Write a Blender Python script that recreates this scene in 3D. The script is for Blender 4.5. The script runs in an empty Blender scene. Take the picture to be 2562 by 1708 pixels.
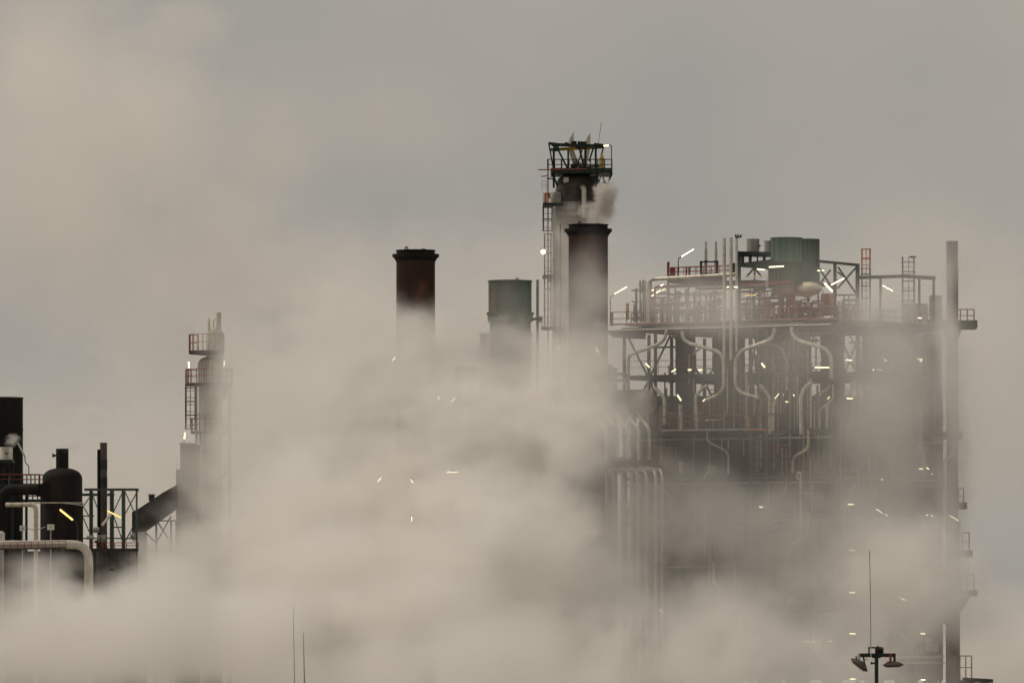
import bpy, bmesh, math, random
from mathutils import Vector, Matrix
R = math.radians
random.seed(7)
scene = bpy.context.scene
col = scene.collection

# ------------------------------------------------------------------ camera
CAMZ, DIST, PXM, HOR = 25.0, 600.0, 30.0, 1600.0
cam = bpy.data.cameras.new('camera')
cam_o = bpy.data.objects.new('camera', cam); col.objects.link(cam_o)
cam_o.location = (0, -DIST, CAMZ); cam_o.rotation_euler = (R(90), 0, 0)
cam.sensor_width = 36.0; cam.lens = 36.0 * DIST / (2562 / PXM)
cam.shift_y = (HOR - 854) / 2562
cam.clip_start = 1.0; cam.clip_end = 60000
scene.camera = cam_o

# ------------------------------------------------------------------ world: overcast daylight
SUN_EL, SUN_AZ = 50.0, -78.0          # azimuth from straight ahead (+y), negative = left
world = bpy.data.worlds.new('World'); scene.world = world; world.use_nodes = True
nt = world.node_tree; nt.nodes.clear()
N = nt.nodes.new; L = nt.links.new
out = N('ShaderNodeOutputWorld'); bg = N('ShaderNodeBackground'); bg.inputs['Strength'].default_value = 0.10
sky = N('ShaderNodeTexSky'); sky.sky_type = 'NISHITA'; sky.sun_disc = False
sky.sun_elevation = R(SUN_EL); sky.sun_rotation = R(SUN_AZ); sky.dust_density = 6.0; sky.air_density = 1.5
tc = N('ShaderNodeTexCoord')
mp = N('ShaderNodeMapping'); mp.inputs['Scale'].default_value = (14, 14, 20); mp.inputs['Location'].default_value = (3.1, 0.4, 1.7)
ns = N('ShaderNodeTexNoise'); ns.inputs['Scale'].default_value = 1.0; ns.inputs['Detail'].default_value = 4.0; ns.inputs['Roughness'].default_value = 0.45
rp = N('ShaderNodeValToRGB')
rp.color_ramp.elements[0].position = 0.36; rp.color_ramp.elements[0].color = (0.318, 0.308, 0.287, 1)
rp.color_ramp.elements[1].position = 0.66; rp.color_ramp.elements[1].color = (0.385, 0.358, 0.312, 1)
sc = N('ShaderNodeVectorMath'); sc.operation = 'SCALE'; sc.inputs['Scale'].default_value = 10.0
mx = N('ShaderNodeMix'); mx.data_type = 'RGBA'; mx.inputs['Factor'].default_value = 0.94
L(tc.outputs['Generated'], mp.inputs['Vector']); L(mp.outputs['Vector'], ns.inputs['Vector'])
L(ns.outputs['Fac'], rp.inputs['Fac']); L(rp.outputs['Color'], sc.inputs[0])
L(sky.outputs['Color'], mx.inputs['A']); L(sc.outputs['Vector'], mx.inputs['B'])
L(mx.outputs['Result'], bg.inputs['Color']); L(bg.outputs['Background'], out.inputs['Surface'])

sun = bpy.data.lights.new('sun', 'SUN'); sun.energy = 1.5; sun.angle = R(20); sun.color = (1.0, 0.86, 0.70)
sun_o = bpy.data.objects.new('sun', sun); col.objects.link(sun_o)
sd = Vector((math.sin(R(SUN_AZ)) * math.cos(R(SUN_EL)), math.cos(R(SUN_AZ)) * math.cos(R(SUN_EL)), math.sin(R(SUN_EL))))
sun_o.rotation_euler = sd.to_track_quat('Z', 'Y').to_euler()

scene.view_settings.view_transform = 'Standard'; scene.view_settings.look = 'None'
scene.view_settings.exposure = 0.12; scene.view_settings.gamma = 1.0; scene.view_settings.use_curve_mapping = False
scene.render.engine = 'CYCLES'
cy = scene.cycles
cy.use_denoising = True
try: cy.denoiser = 'OPENIMAGEDENOISE'
except Exception: pass
cy.use_adaptive_sampling = True; cy.adaptive_threshold = 0.04
cy.max_bounces = 10; cy.diffuse_bounces = 2; cy.glossy_bounces = 2; cy.volume_bounces = 8
cy.transparent_max_bounces = 8; cy.volume_step_rate = 0.45; cy.volume_max_steps = 320
cy.caustics_reflective = False; cy.caustics_refractive = False

# ------------------------------------------------------------------ helpers
def K(y): return (DIST + y) / DIST / PXM
def P(px, py, y=0.0):
    k = K(y); return Vector(((px - 1281) * k, y, CAMZ + (HOR - py) * k))

def G(p): return Vector((p.x, p.y, 0.0))

class MB:
    def __init__(s): s.v = []; s.f = []; s.sm = []
    def _ring(s, c, u, w, r, n):
        i0 = len(s.v)
        for k in range(n):
            a = 2 * math.pi * k / n
            s.v.append(c + u * (math.cos(a) * r) + w * (math.sin(a) * r))
        return i0
    def tube(s, pts, r, n=12, caps=True):
        pts = [Vector(p) for p in pts]; rs = r if isinstance(r, (list, tuple)) else [r] * len(pts)
        d = (pts[1] - pts[0]).normalized()
        u = d.cross(Vector((0, 0, 1)));  u = d.cross(Vector((0, 1, 0))) if u.length < 1e-3 else u
        u.normalize(); prev = None; first = None
        for i, p in enumerate(pts):
            a = pts[max(i - 1, 0)]; b = pts[min(i + 1, len(pts) - 1)]
            d = (b - a).normalized(); u = (u - d * u.dot(d)).normalized(); w = d.cross(u)
            i0 = s._ring(p, u, w, rs[i], n)
            if prev is not None:
                for k in range(n):
                    s.f.append((prev + k, prev + (k + 1) % n, i0 + (k + 1) % n, i0 + k)); s.sm.append(True)
            else: first = i0
            prev = i0
        if caps:
            s.f.append(tuple(first + n - 1 - k for k in range(n))); s.sm.append(False)
            s.f.append(tuple(prev + k for k in range(n))); s.sm.append(False)
        return s
    def lathe(s, prof, c, n=36, caps=True):
        c = Vector(c); prev = None; first = None
        for r, z in prof:
            i0 = s._ring(c + Vector((0, 0, z)), Vector((1, 0, 0)), Vector((0, 1, 0)), max(r, 1e-3), n)
            if prev is not None:
                for k in range(n):
                    s.f.append((prev + k, prev + (k + 1) % n, i0 + (k + 1) % n, i0 + k)); s.sm.append(True)
            else: first = i0
            prev = i0
        if caps:
            s.f.append(tuple(first + n - 1 - k for k in range(n))); s.sm.append(False)
            s.f.append(tuple(prev + k for k in range(n))); s.sm.append(False)
        return s
    def hex(s, q):                       # 8 corners: bottom 4, top 4
        i = len(s.v); s.v += [Vector(p) for p in q]
        for f in ((3, 2, 1, 0), (4, 5, 6, 7), (0, 1, 5, 4), (1, 2, 6, 5), (2, 3, 7, 6), (3, 0, 4, 7)):
            s.f.append(tuple(i + k for k in f)); s.sm.append(False)
        return s
    def box(s, a, b):
        (x0, y0, z0), (x1, y1, z1) = a, b
        x0, x1 = sorted((x0, x1)); y0, y1 = sorted((y0, y1)); z0, z1 = sorted((z0, z1))
        return s.hex([(x0, y0, z0), (x1, y0, z0), (x1, y1, z0), (x0, y1, z0), (x0, y0, z1), (x1, y0, z1), (x1, y1, z1), (x0, y1, z1)])
    def prism(s, poly, dvec):            # polygon extruded along dvec
        i = len(s.v); n = len(poly); d = Vector(dvec)
        s.v += [Vector(p) for p in poly] + [Vector(p) + d for p in poly]
        s.f.append(tuple(i + k for k in range(n))); s.sm.append(False)
        s.f.append(tuple(i + n + n - 1 - k for k in range(n))); s.sm.append(False)
        for k in range(n):
            s.f.append((i + k, i + n + k, i + n + (k + 1) % n, i + (k + 1) % n)); s.sm.append(False)
        return s
    def make(s, name, m, off):
        me = bpy.data.meshes.new(name); me.from_pydata([tuple(v - off) for v in s.v], [], s.f)
        me.polygons.foreach_set('use_smooth', s.sm); me.materials.append(m)
        bm = bmesh.new(); bm.from_mesh(me); bmesh.ops.recalc_face_normals(bm, faces=bm.faces); bm.to_mesh(me); bm.free()
        me.set_sharp_from_angle(angle=R(40))
        return me

def fil(pts, rad, n=6):                  # round the corners of a path
    pts = [Vector(p) for p in pts]; o = [pts[0]]
    for i in range(1, len(pts) - 1):
        a, b, c = pts[i - 1], pts[i], pts[i + 1]
        r = min(rad, (a - b).length * .49, (c - b).length * .49)
        p, q = b + (a - b).normalized() * r, b + (c - b).normalized() * r
        for k in range(n + 1):
            t = k / n; o.append(p * (1 - t) ** 2 + b * (2 * t * (1 - t)) + q * t * t)
    o.append(pts[-1]); return o

_unit = {}
def unit(kind, m):
    key = (kind, m.name)
    if key not in _unit:
        b = MB()
        if kind == 'box': b.box((-.5, -.5, -.5), (.5, .5, .5))
        elif kind == 'rod': b.tube([(0, 0, -.5), (0, 0, .5)], 1.0, 10)
        _unit[key] = b.make(kind, m, Vector((0, 0, 0)))
    return _unit[key]

class Thing:
    def __init__(s, name, label, cat, loc, group=None, kind=None):
        s.loc = Vector(loc); s.o = bpy.data.objects.new(name, None); col.objects.link(s.o)
        s.o.empty_display_size = 0.2
        s.o.location = s.loc; s.o['label'] = label; s.o['category'] = cat
        if group: s.o['group'] = group
        s.o['kind'] = kind or 'thing'
    def link(s, name, me, parent=None, M=None):
        o = bpy.data.objects.new(name, me); col.objects.link(o); o.parent = parent or s.o
        if M is not None: o.matrix_local = Matrix.Translation(-s.loc) @ M
        return o
    def mesh(s, name, mb, m, parent=None): return s.link(name, mb.make(name, m, s.loc), parent)
    def _m(s, p0, p1, w, h):
        p0, p1 = Vector(p0), Vector(p1); d = p1 - p0; ln = d.length; z = d / ln
        x = z.cross(Vector((0, 1, 0)));
        if x.length < 1e-3: x = Vector((1, 0, 0))
        x.normalize(); y = z.cross(x)
        m3 = Matrix((x * w, y * h, z * ln)).transposed()
        return Matrix.Translation((p0 + p1) / 2) @ m3.to_4x4()
    def bar(s, name, p0, p1, w, h, m, parent=None): return s.link(name, unit('box', m), parent, s._m(p0, p1, w, h))
    def rod(s, name, p0, p1, r, m, parent=None): return s.link(name, unit('rod', m), parent, s._m(p0, p1, r, r))
    def pipe(s, name, pts, r, m, parent=None, fr=None, n=12):
        return s.mesh(name, MB().tube(fil(pts, fr or r * 3), r, n), m, parent)
    def rail(s, pts, m, h=1.1, step=1.5, r=.035, toe=False):
        pts = [Vector(p) for p in pts]; up = Vector((0, 0, h))
        top = s.mesh('handrail', MB().tube([p + up for p in pts], r, 6), m)
        s.mesh('mid_rail', MB().tube([p + up * .52 for p in pts], r * .8, 6), m, top)
        if toe: s.mesh('toe_board', MB().tube([p + up * .1 for p in pts], r * 1.8, 4), m, top)
        for a, b in zip(pts, pts[1:]):
            n = max(1, round((b - a).length / step))
            for k in range(n + (b is pts[-1])):
                p = a.lerp(b, k / n); s.rod('post', p, p + up, r, m, top)
        return top
    def ladder(s, x0, x1, y, z0, z1, m, cage=True, hoop=1.9, mh=None):
        lad = s.mesh('ladder', MB().tube([(x0, y, z0), (x0, y, z1)], .045, 6), m); mh = mh or m
        s.rod('stringer', (x1, y, z0), (x1, y, z1), .045, m, lad)
        n = int((z1 - z0) / .6)
        for k in range(n): s.rod('rung', (x0, y, z0 + .3 + k * .6), (x1, y, z0 + .3 + k * .6), .025, m, lad)
        if cage:
            xm, rr = (x0 + x1) / 2, (x1 - x0) * .62
            for a in (200, 270, 340):
                q = Vector((xm + rr * math.cos(R(a)), y + rr * math.sin(R(a)), 0))
                s.rod('cage_bar', q + Vector((0, 0, z0)), q + Vector((0, 0, z1)), .03, m, lad)
            k = 0
            while z0 + k * hoop <= z1:
                z = z0 + k * hoop
                s.mesh('cage_hoop', MB().tube([(xm + rr * math.cos(R(a)), y + rr * math.sin(R(a)), z) for a in range(180, 361, 30)], .05, 5), mh, lad); k += 1
        return lad

def single(name, mb, m, label, cat, loc, group=None, kind=None):
    loc = Vector(loc); o = bpy.data.objects.new(name, mb.make(name, m, loc)); col.objects.link(o); o.location = loc
    if label: o['label'] = label
    if cat: o['category'] = cat
    if group: o['group'] = group
    if kind: o['kind'] = kind
    return o

# ------------------------------------------------------------------ materials
def mat(name, c, rough=.65, metal=0.0, var=.25, scale=.7, streak=False, stain=None, amt=.45, bump=.02):
    m = bpy.data.materials.new(name); m.use_nodes = True; t = m.node_tree; n = t.nodes; l = t.links
    b = n['Principled BSDF']; b.inputs['Roughness'].default_value = rough; b.inputs['Metallic'].default_value = metal
    g = n.new('ShaderNodeNewGeometry'); mp = n.new('ShaderNodeMapping'); l.new(g.outputs['Position'], mp.inputs['Vector'])
    mp.inputs['Scale'].default_value = (scale, scale, scale * (.18 if streak else 1))
    ns = n.new('ShaderNodeTexNoise'); ns.inputs['Scale'].default_value = 1.6; ns.inputs['Detail'].default_value = 6; ns.inputs['Roughness'].default_value = .62
    l.new(mp.outputs['Vector'], ns.inputs['Vector'])
    mr = n.new('ShaderNodeMapRange'); mr.inputs[1].default_value = .3; mr.inputs[2].default_value = .7
    l.new(ns.outputs['Fac'], mr.inputs[0])
    mx = n.new('ShaderNodeMix'); mx.data_type = 'RGBA'; l.new(mr.outputs[0], mx.inputs['Factor'])
    mx.inputs['A'].default_value = (*[x * (1 - var) for x in c], 1); mx.inputs['B'].default_value = (*[min(1, x * (1 + var)) for x in c], 1)
    res = mx.outputs['Result']
    if stain:
        n2 = n.new('ShaderNodeTexNoise'); n2.inputs['Scale'].default_value = .9; n2.inputs['Detail'].default_value = 8
        mp2 = n.new('ShaderNodeMapping'); mp2.inputs['Location'].default_value = (11, 5, 3); mp2.inputs['Scale'].default_value = (scale * 1.3, scale * 1.3, scale * .35)
        l.new(g.outputs['Position'], mp2.inputs['Vector']); l.new(mp2.outputs['Vector'], n2.inputs['Vector'])
        r2 = n.new('ShaderNodeMapRange'); r2.inputs[1].default_value = .68 - amt * .3; r2.inputs[2].default_value = .82 - amt * .3
        l.new(n2.outputs['Fac'], r2.inputs[0])
        m2 = n.new('ShaderNodeMix'); m2.data_type = 'RGBA'; l.new(r2.outputs[0], m2.inputs['Factor']); l.new(res, m2.inputs['A'])
        m2.inputs['B'].default_value = (*stain, 1); res = m2.outputs['Result']
    l.new(res, b.inputs['Base Color'])
    if max(c) < .06: b.inputs['Specular IOR Level'].default_value = .2
    if bump:
        bp = n.new('ShaderNodeBump'); bp.inputs['Strength'].default_value = .35; bp.inputs['Distance'].default_value = bump
        l.new(ns.outputs['Fac'], bp.inputs['Height']); l.new(bp.outputs['Normal'], b.inputs['Normal'])
    return m

M = {}
M['green'] = mat('dark_green_steel', (.018, .034, .028), .55, stain=(.05, .03, .02), amt=.35)
M['teal'] = mat('weathered_green_steel', (.045, .075, .06), .6, stain=(.07, .04, .028), amt=.35)
M['red'] = mat('red_primer_rail', (.27, .042, .032), .6)
M['orange'] = mat('orange_paint', (.55, .17, .05), .6)
M['yellow'] = mat('yellow_paint', (.50, .30, .03), .5, stain=(.1, .06, .02), amt=.3)
M['rust'] = mat('rusty_stack_steel', (.045, .024, .018), .8, streak=True, stain=(.11, .05, .028), amt=.42, scale=.5)
M['soot'] = mat('sooty_steel', (.013, .0105, .0095), .8, streak=True, stain=(.03, .02, .016), amt=.4, scale=.5)
M['brown'] = mat('brown_cladding', (.085, .068, .058), .75, streak=True, stain=(.045, .033, .027), amt=.45, scale=.6)
M['pale'] = mat('pale_cladding', (.50, .455, .35), .55, .15, streak=True, stain=(.20, .15, .09), amt=.4, scale=.6)
M['jacket'] = mat('aluminium_pipe_jacket', (.58, .54, .46), .42, .35, stain=(.25, .19, .12), amt=.35)
M['lining'] = mat('weathered_grey_lining', (.36, .34, .31), .8, streak=True, stain=(.16, .14, .12), amt=.5, scale=.6)
M['grey'] = mat('grey_paint', (.33, .32, .29), .6, stain=(.17, .13, .09), amt=.35)
M['white'] = mat('off_white_paint', (.66, .63, .56), .55, stain=(.35, .28, .2), amt=.25)
M['drum'] = mat('green_painted_drum', (.072, .145, .10), .75, streak=True, stain=(.06, .066, .048), amt=.5, scale=.45)
M['deck'] = mat('grating_deck', (.055, .048, .042), .8, stain=(.09, .045, .03), amt=.4)
M['dark'] = mat('dark_vessel_cladding', (.05, .046, .04), .75, streak=True, stain=(.08, .055, .04), amt=.4, scale=.6)
M['black'] = mat('black_rubber', (.012, .012, .012), .7)
M['ground'] = mat('stained_concrete_ground', (.30, .275, .24), .9, scale=.05, stain=(.16, .145, .125), amt=.5)
def lamp_mat(name, c, s):
    m = bpy.data.materials.new(name); m.use_nodes = True; b = m.node_tree.nodes['Principled BSDF']
    b.inputs['Base Color'].default_value = (.8, .78, .7, 1); b.inputs['Emission Color'].default_value = (*c, 1); b.inputs['Emission Strength'].default_value = s
    m.cycles.emission_sampling = 'NONE'
    return m
M['lit'] = lamp_mat('lit_warm_tube', (1, .82, .44), 2.3)
M['lit_strong'] = lamp_mat('strong_warm_tube', (1, .84, .46), 6.0)
M['lit_dim'] = lamp_mat('dim_warm_tube', (1, .84, .5), 1.5)
M['lit_white'] = lamp_mat('lit_white_tube', (1, .87, .52), 2.6)
M['lit_amber'] = lamp_mat('lit_amber_tube', (1, .70, .14), 1.6)
M['lens'] = mat('dusty_lamp_cover', (.62, .58, .48), .35, var=.1)

# ------------------------------------------------------------------ ground
gm = MB(); gm.v = [Vector(p) for p in ((-15000, -1500, 0), (15000, -1500, 0), (15000, 20000, 0), (-15000, 20000, 0))]; gm.f = [(0, 1, 2, 3)]; gm.sm = [False]
single('ground', gm, M['ground'], 'stained concrete ground of the plant under the steam', None, (0, 0, 0), kind='structure')
# ------------------------------------------------------------------ lamps
def strip(a, b, y, label, m='lit', w=3.2, post=None, house=True, group='strip lamps on the plant', name='strip_lamp', pm='dark'):
    p, q = P(*a, y), P(*b, y); k = K(y)
    t = Thing(name, label, 'lamp', (p + q) / 2, group)
    d = (q - p).normalized(); w *= .8
    tube = t.mesh('lamp_tube', MB().tube([p, p + d * .02, q - d * .02, q], [w * k * .3, w * k * .5, w * k * .5, w * k * .3], 8), M[m])
    if house:
        up = Vector((-d.z, 0, d.x)); up = -up if up.z < 0 else up
        o = up * (w * k * .5) + Vector((0, .03, 0))
        t.bar('housing', p + o - d * .06, q + o + d * .06, w * k * .55, w * k * .9, M['grey'], tube)
    if not post and w > 1.5: t.rod('bracket', (p + q) / 2 + Vector((0, .1, .02)), (p + q) / 2 + Vector((0, .9, .25)), .03, M['dark'])
    if post:
        t.pipe('post', [P(*c, y) for c in post], 1.2 * k, M[pm], fr=.35, n=8)
    return t

# ------------------------------------------------------------------ middle: two brown stacks
def brown_stack(xl, xr, ytop, yring, y, label, lugs):
    k = K(y); c = P((xl + xr) / 2, HOR, y); r = (xr - xl) / 2 * k; zt = P(0, ytop, y).z; zr = P(0, yring, y).z
    t = Thing('chimney_stack', label, 'chimney', (c.x, y, 0), 'brown steel chimney stacks')
    t.mesh('shell', MB().lathe([(r, 0), (r, zr - .5), (r * 1.02, zr - .45)], (c.x, y, 0), 48), M['rust'])
    for n in range(1, int(zr / 3)): t.mesh('weld_seam', MB().lathe([(r * .99, -.03), (r * 1.006, -.02), (r * 1.006, .02), (r * .99, .03)], (c.x, y, zr - .6 - n * 2.9), 48), M['soot'] if n % 3 else M['rust'])
    t.mesh('collar', MB().lathe([(r * 1.03, zr - .5), (r * 1.12, zr - .22), (r * 1.2, zr - .16), (r * 1.215, zr + .1), (r * 1.02, zr + .13), (r * 1.0, zr + .12)], (c.x, y, 0), 48), M['soot'])
    t.mesh('top_ring', MB().lathe([(r * .99, zr + .12), (r * .99, zt - .08), (r * 1.04, zt - .05), (r * 1.04, zt), (r * .93, zt), (r * .93, zr + .2)], (c.x, y, 0), 48), M['soot'])
    for px, h, w in lugs:
        x = (px - 1281) * k; z = zt; w *= k; h *= k
        t.pipe('lifting_lug', [(x - w / 2, y, z - .1), (x - w / 2, y, z + h), (x + w / 2, y, z + h), (x + w / 2, y, z - .1)], 1.5 * k, M['soot'], fr=w * .45, n=8)
    return t, c, r, zt
brown_stack(991.5, 1088.5, 626, 639, 10, 'rusty brown chimney stack standing alone, crisp sooty top above the steam', [(1017, 8, 6), (1060, 3, 7)])
brown_stack(1422.5, 1521, 562, 576, 5, 'brown chimney stack in front of the tall grey column, steam drifting across it', [(1450, 7, 5), (1497, 2, 8)])

# ------------------------------------------------------------------ green drum-topped vessel and slim pole
y = 30; k = K(y)
def vcyl(t, name, xl, xr, yt, yb, y, m, dome=0, n=40, parent=None, rim=0):
    k = K(y); c = P((xl + xr) / 2, HOR, y); r = (xr - xl) / 2 * k
    zt = P(0, yt, y).z; zb = P(0, yb, y).z if yb is not None else 0
    pr = [(r, zb)]
    if dome:
        d = dome * k
        pr += [(r * math.cos(R(a)) ** .8, zt - d + d * math.sin(R(a))) for a in range(0, 90, 9)] + [(.02, zt)]
    else:
        pr += [(r, zt - rim * 2 * k)] + ([(r * 1.03, zt - rim * 2 * k), (r * 1.03, zt)] if rim else [(r, zt)]) + [(r * .95, zt), (r * .95, zt - .8)]
    return t.mesh(name, MB().lathe(pr, (c.x, y, 0), n), m, parent)
t = Thing('green_vessel', 'green cylindrical vessel top half sunk in steam between the two brown stacks', 'vessel', G(P(1276, 1600, y)))
vcyl(t, 'drum', 1222, 1330, 702, 782, y, M['drum'], rim=2)
vcyl(t, 'flange', 1217, 1336, 782, 787, y, M['drum'])
vcyl(t, 'lower_shell', 1225, 1328, 787, None, y, M['teal'])
t.pipe('lifting_lug', [P(1291, 705, y), P(1291, 696, y), P(1297, 696, y), P(1297, 705, y)], 1.4 * k, M['teal'], fr=.1, n=8)
lx = P(1233, 800, y - 2.2)
t.ladder(lx.x - .25, lx.x + .25, y - 2.15, P(0, 790, y).z, P(0, 716, y).z, M['red'], cage=False)
t = Thing('vent_pole', 'slim grey vent pole with a small platform beside the green vessel', 'pole', G(P(1345, 1600, y)))
t.rod('pole', P(1345, 700, y), G(P(1345, 1600, y)), 3.6 * k, M['grey'])
t.bar('platform', P(1331, 798, y), P(1358, 798, y), .2, 1.0, M['deck'])
t.bar('side_box', P(1349, 792, y), P(1349, 806, y), .5, .5, M['grey'])
t = Thing('pipe_bridge', 'faint pipe bridge half lost in steam left of the green vessel', 'pipe bridge', G(P(1170, 1600, 34)))
t.bar('girder', P(1137, 922, 34), P(1225, 922, 34), .22, 1.4, M['deck'])
for px in (1180, 1194): t.bar('leg', P(px, 922, 34), G(P(px, 1600, 34)), .18, .18, M['deck'])
t = Thing('equipment_house', 'faint grey box house behind the steam below the green vessel', 'building', G(P(1260, 1600, 40)))
t.mesh('wall_block', MB().box((P(1201, 0, 40).x, 38, 0), (P(1330, 0, 40).x, 46, P(0, 838, 40).z)), M['pale'])
t.bar('parapet', P(1198, 836, 37.8), P(1333, 836, 37.8), .18, .2, M['grey'])

# ------------------------------------------------------------------ tall grey column with the crane frame on top
y = 22; k = K(y); C = P(1443, 1600, y)
t = Thing('reactor_column', 'tall grey reactor column with dark crane frame and white horns on top', 'tower', G(C))
def zz(py, yy=None): return P(0, py, y if yy is None else yy).z
vcyl(t, 'domed_head', 1393, 1491, 434, 459, y, M['brown'], dome=24)
for a, b in ((459, 475), (475.6, 491), (491.6, 507)): vcyl(t, 'cladding_band', 1391, 1495, a, b, y, M['brown'], rim=1)
for a, b in ((507.6, 528), (529, 543), (544, 700), (701, 860)): vcyl(t, 'lining_band', 1388, 1499, a, b, y, M['lining'], rim=1)
vcyl(t, 'shell', 1388.5, 1498, 861, None, y, M['lining'])
f = y - 2.1
t.mesh('patch_panel', MB().box(P(1410, 457, f + .5), P(1423, 444, f + .7)), M['white'])
t.pipe('down_pipe', [P(1452, 470, f + .8), P(1461, 468, f - .2), P(1461, 545, f - .2)], 6 * k, M['jacket'], fr=.3)
# deck
t.mesh('deck', MB().box((P(1378, 0, y).x, y - 3.0, zz(438)), (P(1531, 0, y).x, y + 2.8, zz(426))), M['green'])
for px in (1382, 1495, 1531):
    t.bar('bracket', P(px, 434, f), P(px + (13 if px < 1400 else -13), 465, f + .6), .16, .2, M['green'])
t.bar('knee_plate', P(1488, 440, f), P(1494, 462, f), .5, .2, M['green'])
for py, l in ((399, 0), (413, 0)): pass
rl = [P(1370, 426, f - .8), P(1531, 426, f - .8)]
t.rail(rl, M['green'], h=27 * k, step=.62, r=.045)
t.rail([P(1372, 426, y + 2.6), P(1531, 426, y + 2.6)], M['red'], h=27 * k, step=1.1, r=.035)
t.rod('signal_rod', P(1347, 425, f - .9), P(1470, 423, f - .9), .05, M['red'])
# frame
for a, b, w in (((1373, 359), (1384, 420), .12), ((1385.5, 372), (1385.5, 470), .19), ((1421.5, 376), (1421.5, 426), .16), ((1396, 374), (1422, 426), .15),
                ((1449, 368), (1463, 426), .17), ((1458, 372), (1443, 416), .11), ((1464.5, 362), (1464.5, 426), .19), ((1484, 372), (1474, 404), .14), ((1490.5, 372), (1490.5, 426), .19), ((1509, 372), (1502, 398), .12)):
    t.bar('frame_post', P(*a, f + .3), P(*b, f + .3), w, w, M['green'])
tb = t.bar('top_beam', P(1380, 362, f), P(1512, 366, f), .26, .5, M['green'])
for a, b in (((1372, 359), (1392, 361)), ((1413, 359), (1422, 361)), ((1430, 356), (1443, 357)), ((1445, 357), (1467, 358)), ((1486, 361), (1509, 364))):
    t.bar('cap_plate', P(*a, f + .1), P(*b, f + .1), .19, .9, M['green'])
t.mesh('hoist_block', MB().box(P(1384, 378, f - .3), P(1398, 366, f + .4)), M['green'])
t.bar('crane_beam', P(1376, 375, f + .6), P(1512, 368, f + .6), .25, .3, M['yellow'])
# horns
h1 = fil([P(1429, 346, f + 1), P(1428, 375, f + 1), P(1440, 408, f + 1), P(1456, 416, f + 1), P(1505, 414, f + 1)], 1.0, 8)
mb = MB().tube(h1, [7.4 * k] * (len(h1) - 8) + [7 * k - i * .3 * k for i in range(8)], 14)
for i, v in enumerate(mb.v[:14]): v.z += (v.x - P(1429, 0, f).x) * 1.7 + .15
t.mesh('vent_horn', mb, M['jacket'])
h2 = fil([P(1470, 349, f + 1.9), P(1470, 372, f + 1.9), P(1464, 400, f + 1.9), P(1462, 414, f + 1.9)], 1.0, 8)
mb = MB().tube(h2, 7.2 * k, 14)
for i, v in enumerate(mb.v[:14]): v.z += (v.x - P(1470, 0, f).x) * 1.7 + .15
t.mesh('vent_horn', mb, M['jacket'])
t.mesh('valve_bonnet', MB().lathe([(.25, 0), (.3, .1), (.3, .35), (.1, .5)], P(1436, 423, f + .6), 14), M['green'])
t.mesh('control_cabinet', MB().tube(fil([P(1506.5, 425, f - .5), P(1506.5, 397, f - .5), P(1506.5, 388, f - .5)], .05), [.17] * 8 + [.1], 10), M['yellow'])
t.pipe('antenna', [P(1497, 359, f), P(1505, 306, f)], .022, M['dark'], n=6)
# side cage ladder, pole and small platform
cx0, cx1 = P(1360, 0, f).x, P(1381, 0, f).x
t.ladder(cx0, cx1, y - 1.4, zz(580), zz(518), M['dark'], hoop=1.0)
t.rod('standpipe', P(1371, 424, y - 1.6), P(1371, 1000, y - 1.6), .055, M['red'])
t.mesh('side_deck', MB().box((P(1358, 0, y).x, y - 2.2, zz(517)), (P(1407, 0, y).x, y + .5, zz(511))), M['green'])
t.rail([P(1359, 511, y - 2.1), P(1402, 511, y - 2.1)], M['grey'], h=28 * k, step=.28, r=.03)
t.mesh('side_drum', MB().lathe([(.02, 0), (.42, 0), (.45, .5), (.42, .85), (.3, 1.05), (.02, 1.1)], P(1391, 510, y - 1.2), 18), M['grey'])
t.pipe('yellow_hoist', [P(1364, 510, y - 1.7), P(1364, 484, y - 1.7), P(1375, 484, y - 1.7), P(1375, 496, y - 1.7)], .1, M['orange'], fr=.1, n=8)
t.rail([P(1356, 476, y - 1.9), P(1366, 476, y - 1.9)], M['grey'], h=23 * k, step=.3, r=.025)
t.bar('gantry_arm', P(1354, 442, y - 1.9), P(1369, 440, y - 1.9), .1, .1, M['grey'])
t.bar('gantry_arm', P(1368, 447, y - 1.9), P(1386, 447, y - 1.9), .1, .1, M['green'])
for a, b in (((1504, 436), (1499, 455)), ((1506, 436), (1513, 456)), ((1531, 436), (1519, 462))):
    t.bar('strut', P(*a, f), P(*b, f), .13, .13, M['grey'] if a[0] < 1510 else M['green'])
t.bar('strut_foot', P(1508, 457, f), P(1518, 457, f), .2, .2, M['green'])
t.bar('rest_platform', P(1357, 693, y - 1.5), P(1384, 693, y - 1.5), .3, .8, M['grey']); t.bar('rest_bracket', P(1371, 705, y - 1.5), P(1385, 694, y - 1.5), .12, .3, M['grey'])
strip((1510, 365), (1523, 364), f - .3, 'bright lamp at the right end of the crane frame on the tall column', 'lit_white', 4.5, post=[(1524, 363), (1529, 364), (1530, 371), (1530, 424)])
for px, r, m in ((1384, .07, 'grey'), (1388, .1, 'lining'), (1402, .06, 'dark')): t.rod('side_pipe', P(px, 520 if px < 1400 else 560, y - 2.1), P(px, 1100, y - 2.1), r, M[m])
t.ladder(cx0 + .1, cx1 - .1, y - 1.5, zz(820), zz(585), M['grey'], hoop=1.6)
t.mesh('rest_deck', MB().box((P(1354, 0, y).x, y - 2.3, zz(826)), (P(1412, 0, y).x, y, zz(820))), M['deck'])
t.rail([P(1356, 820, y - 2.2), P(1410, 820, y - 2.2)], M['red'], h=28 * k, step=.5, r=.03)
fl = Thing('floodlight', 'round glaring floodlight on the left side of the tall grey column', 'lamp', P(1359, 630, y - 1.7))
fp = P(1359, 630, y - 1.9)
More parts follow.
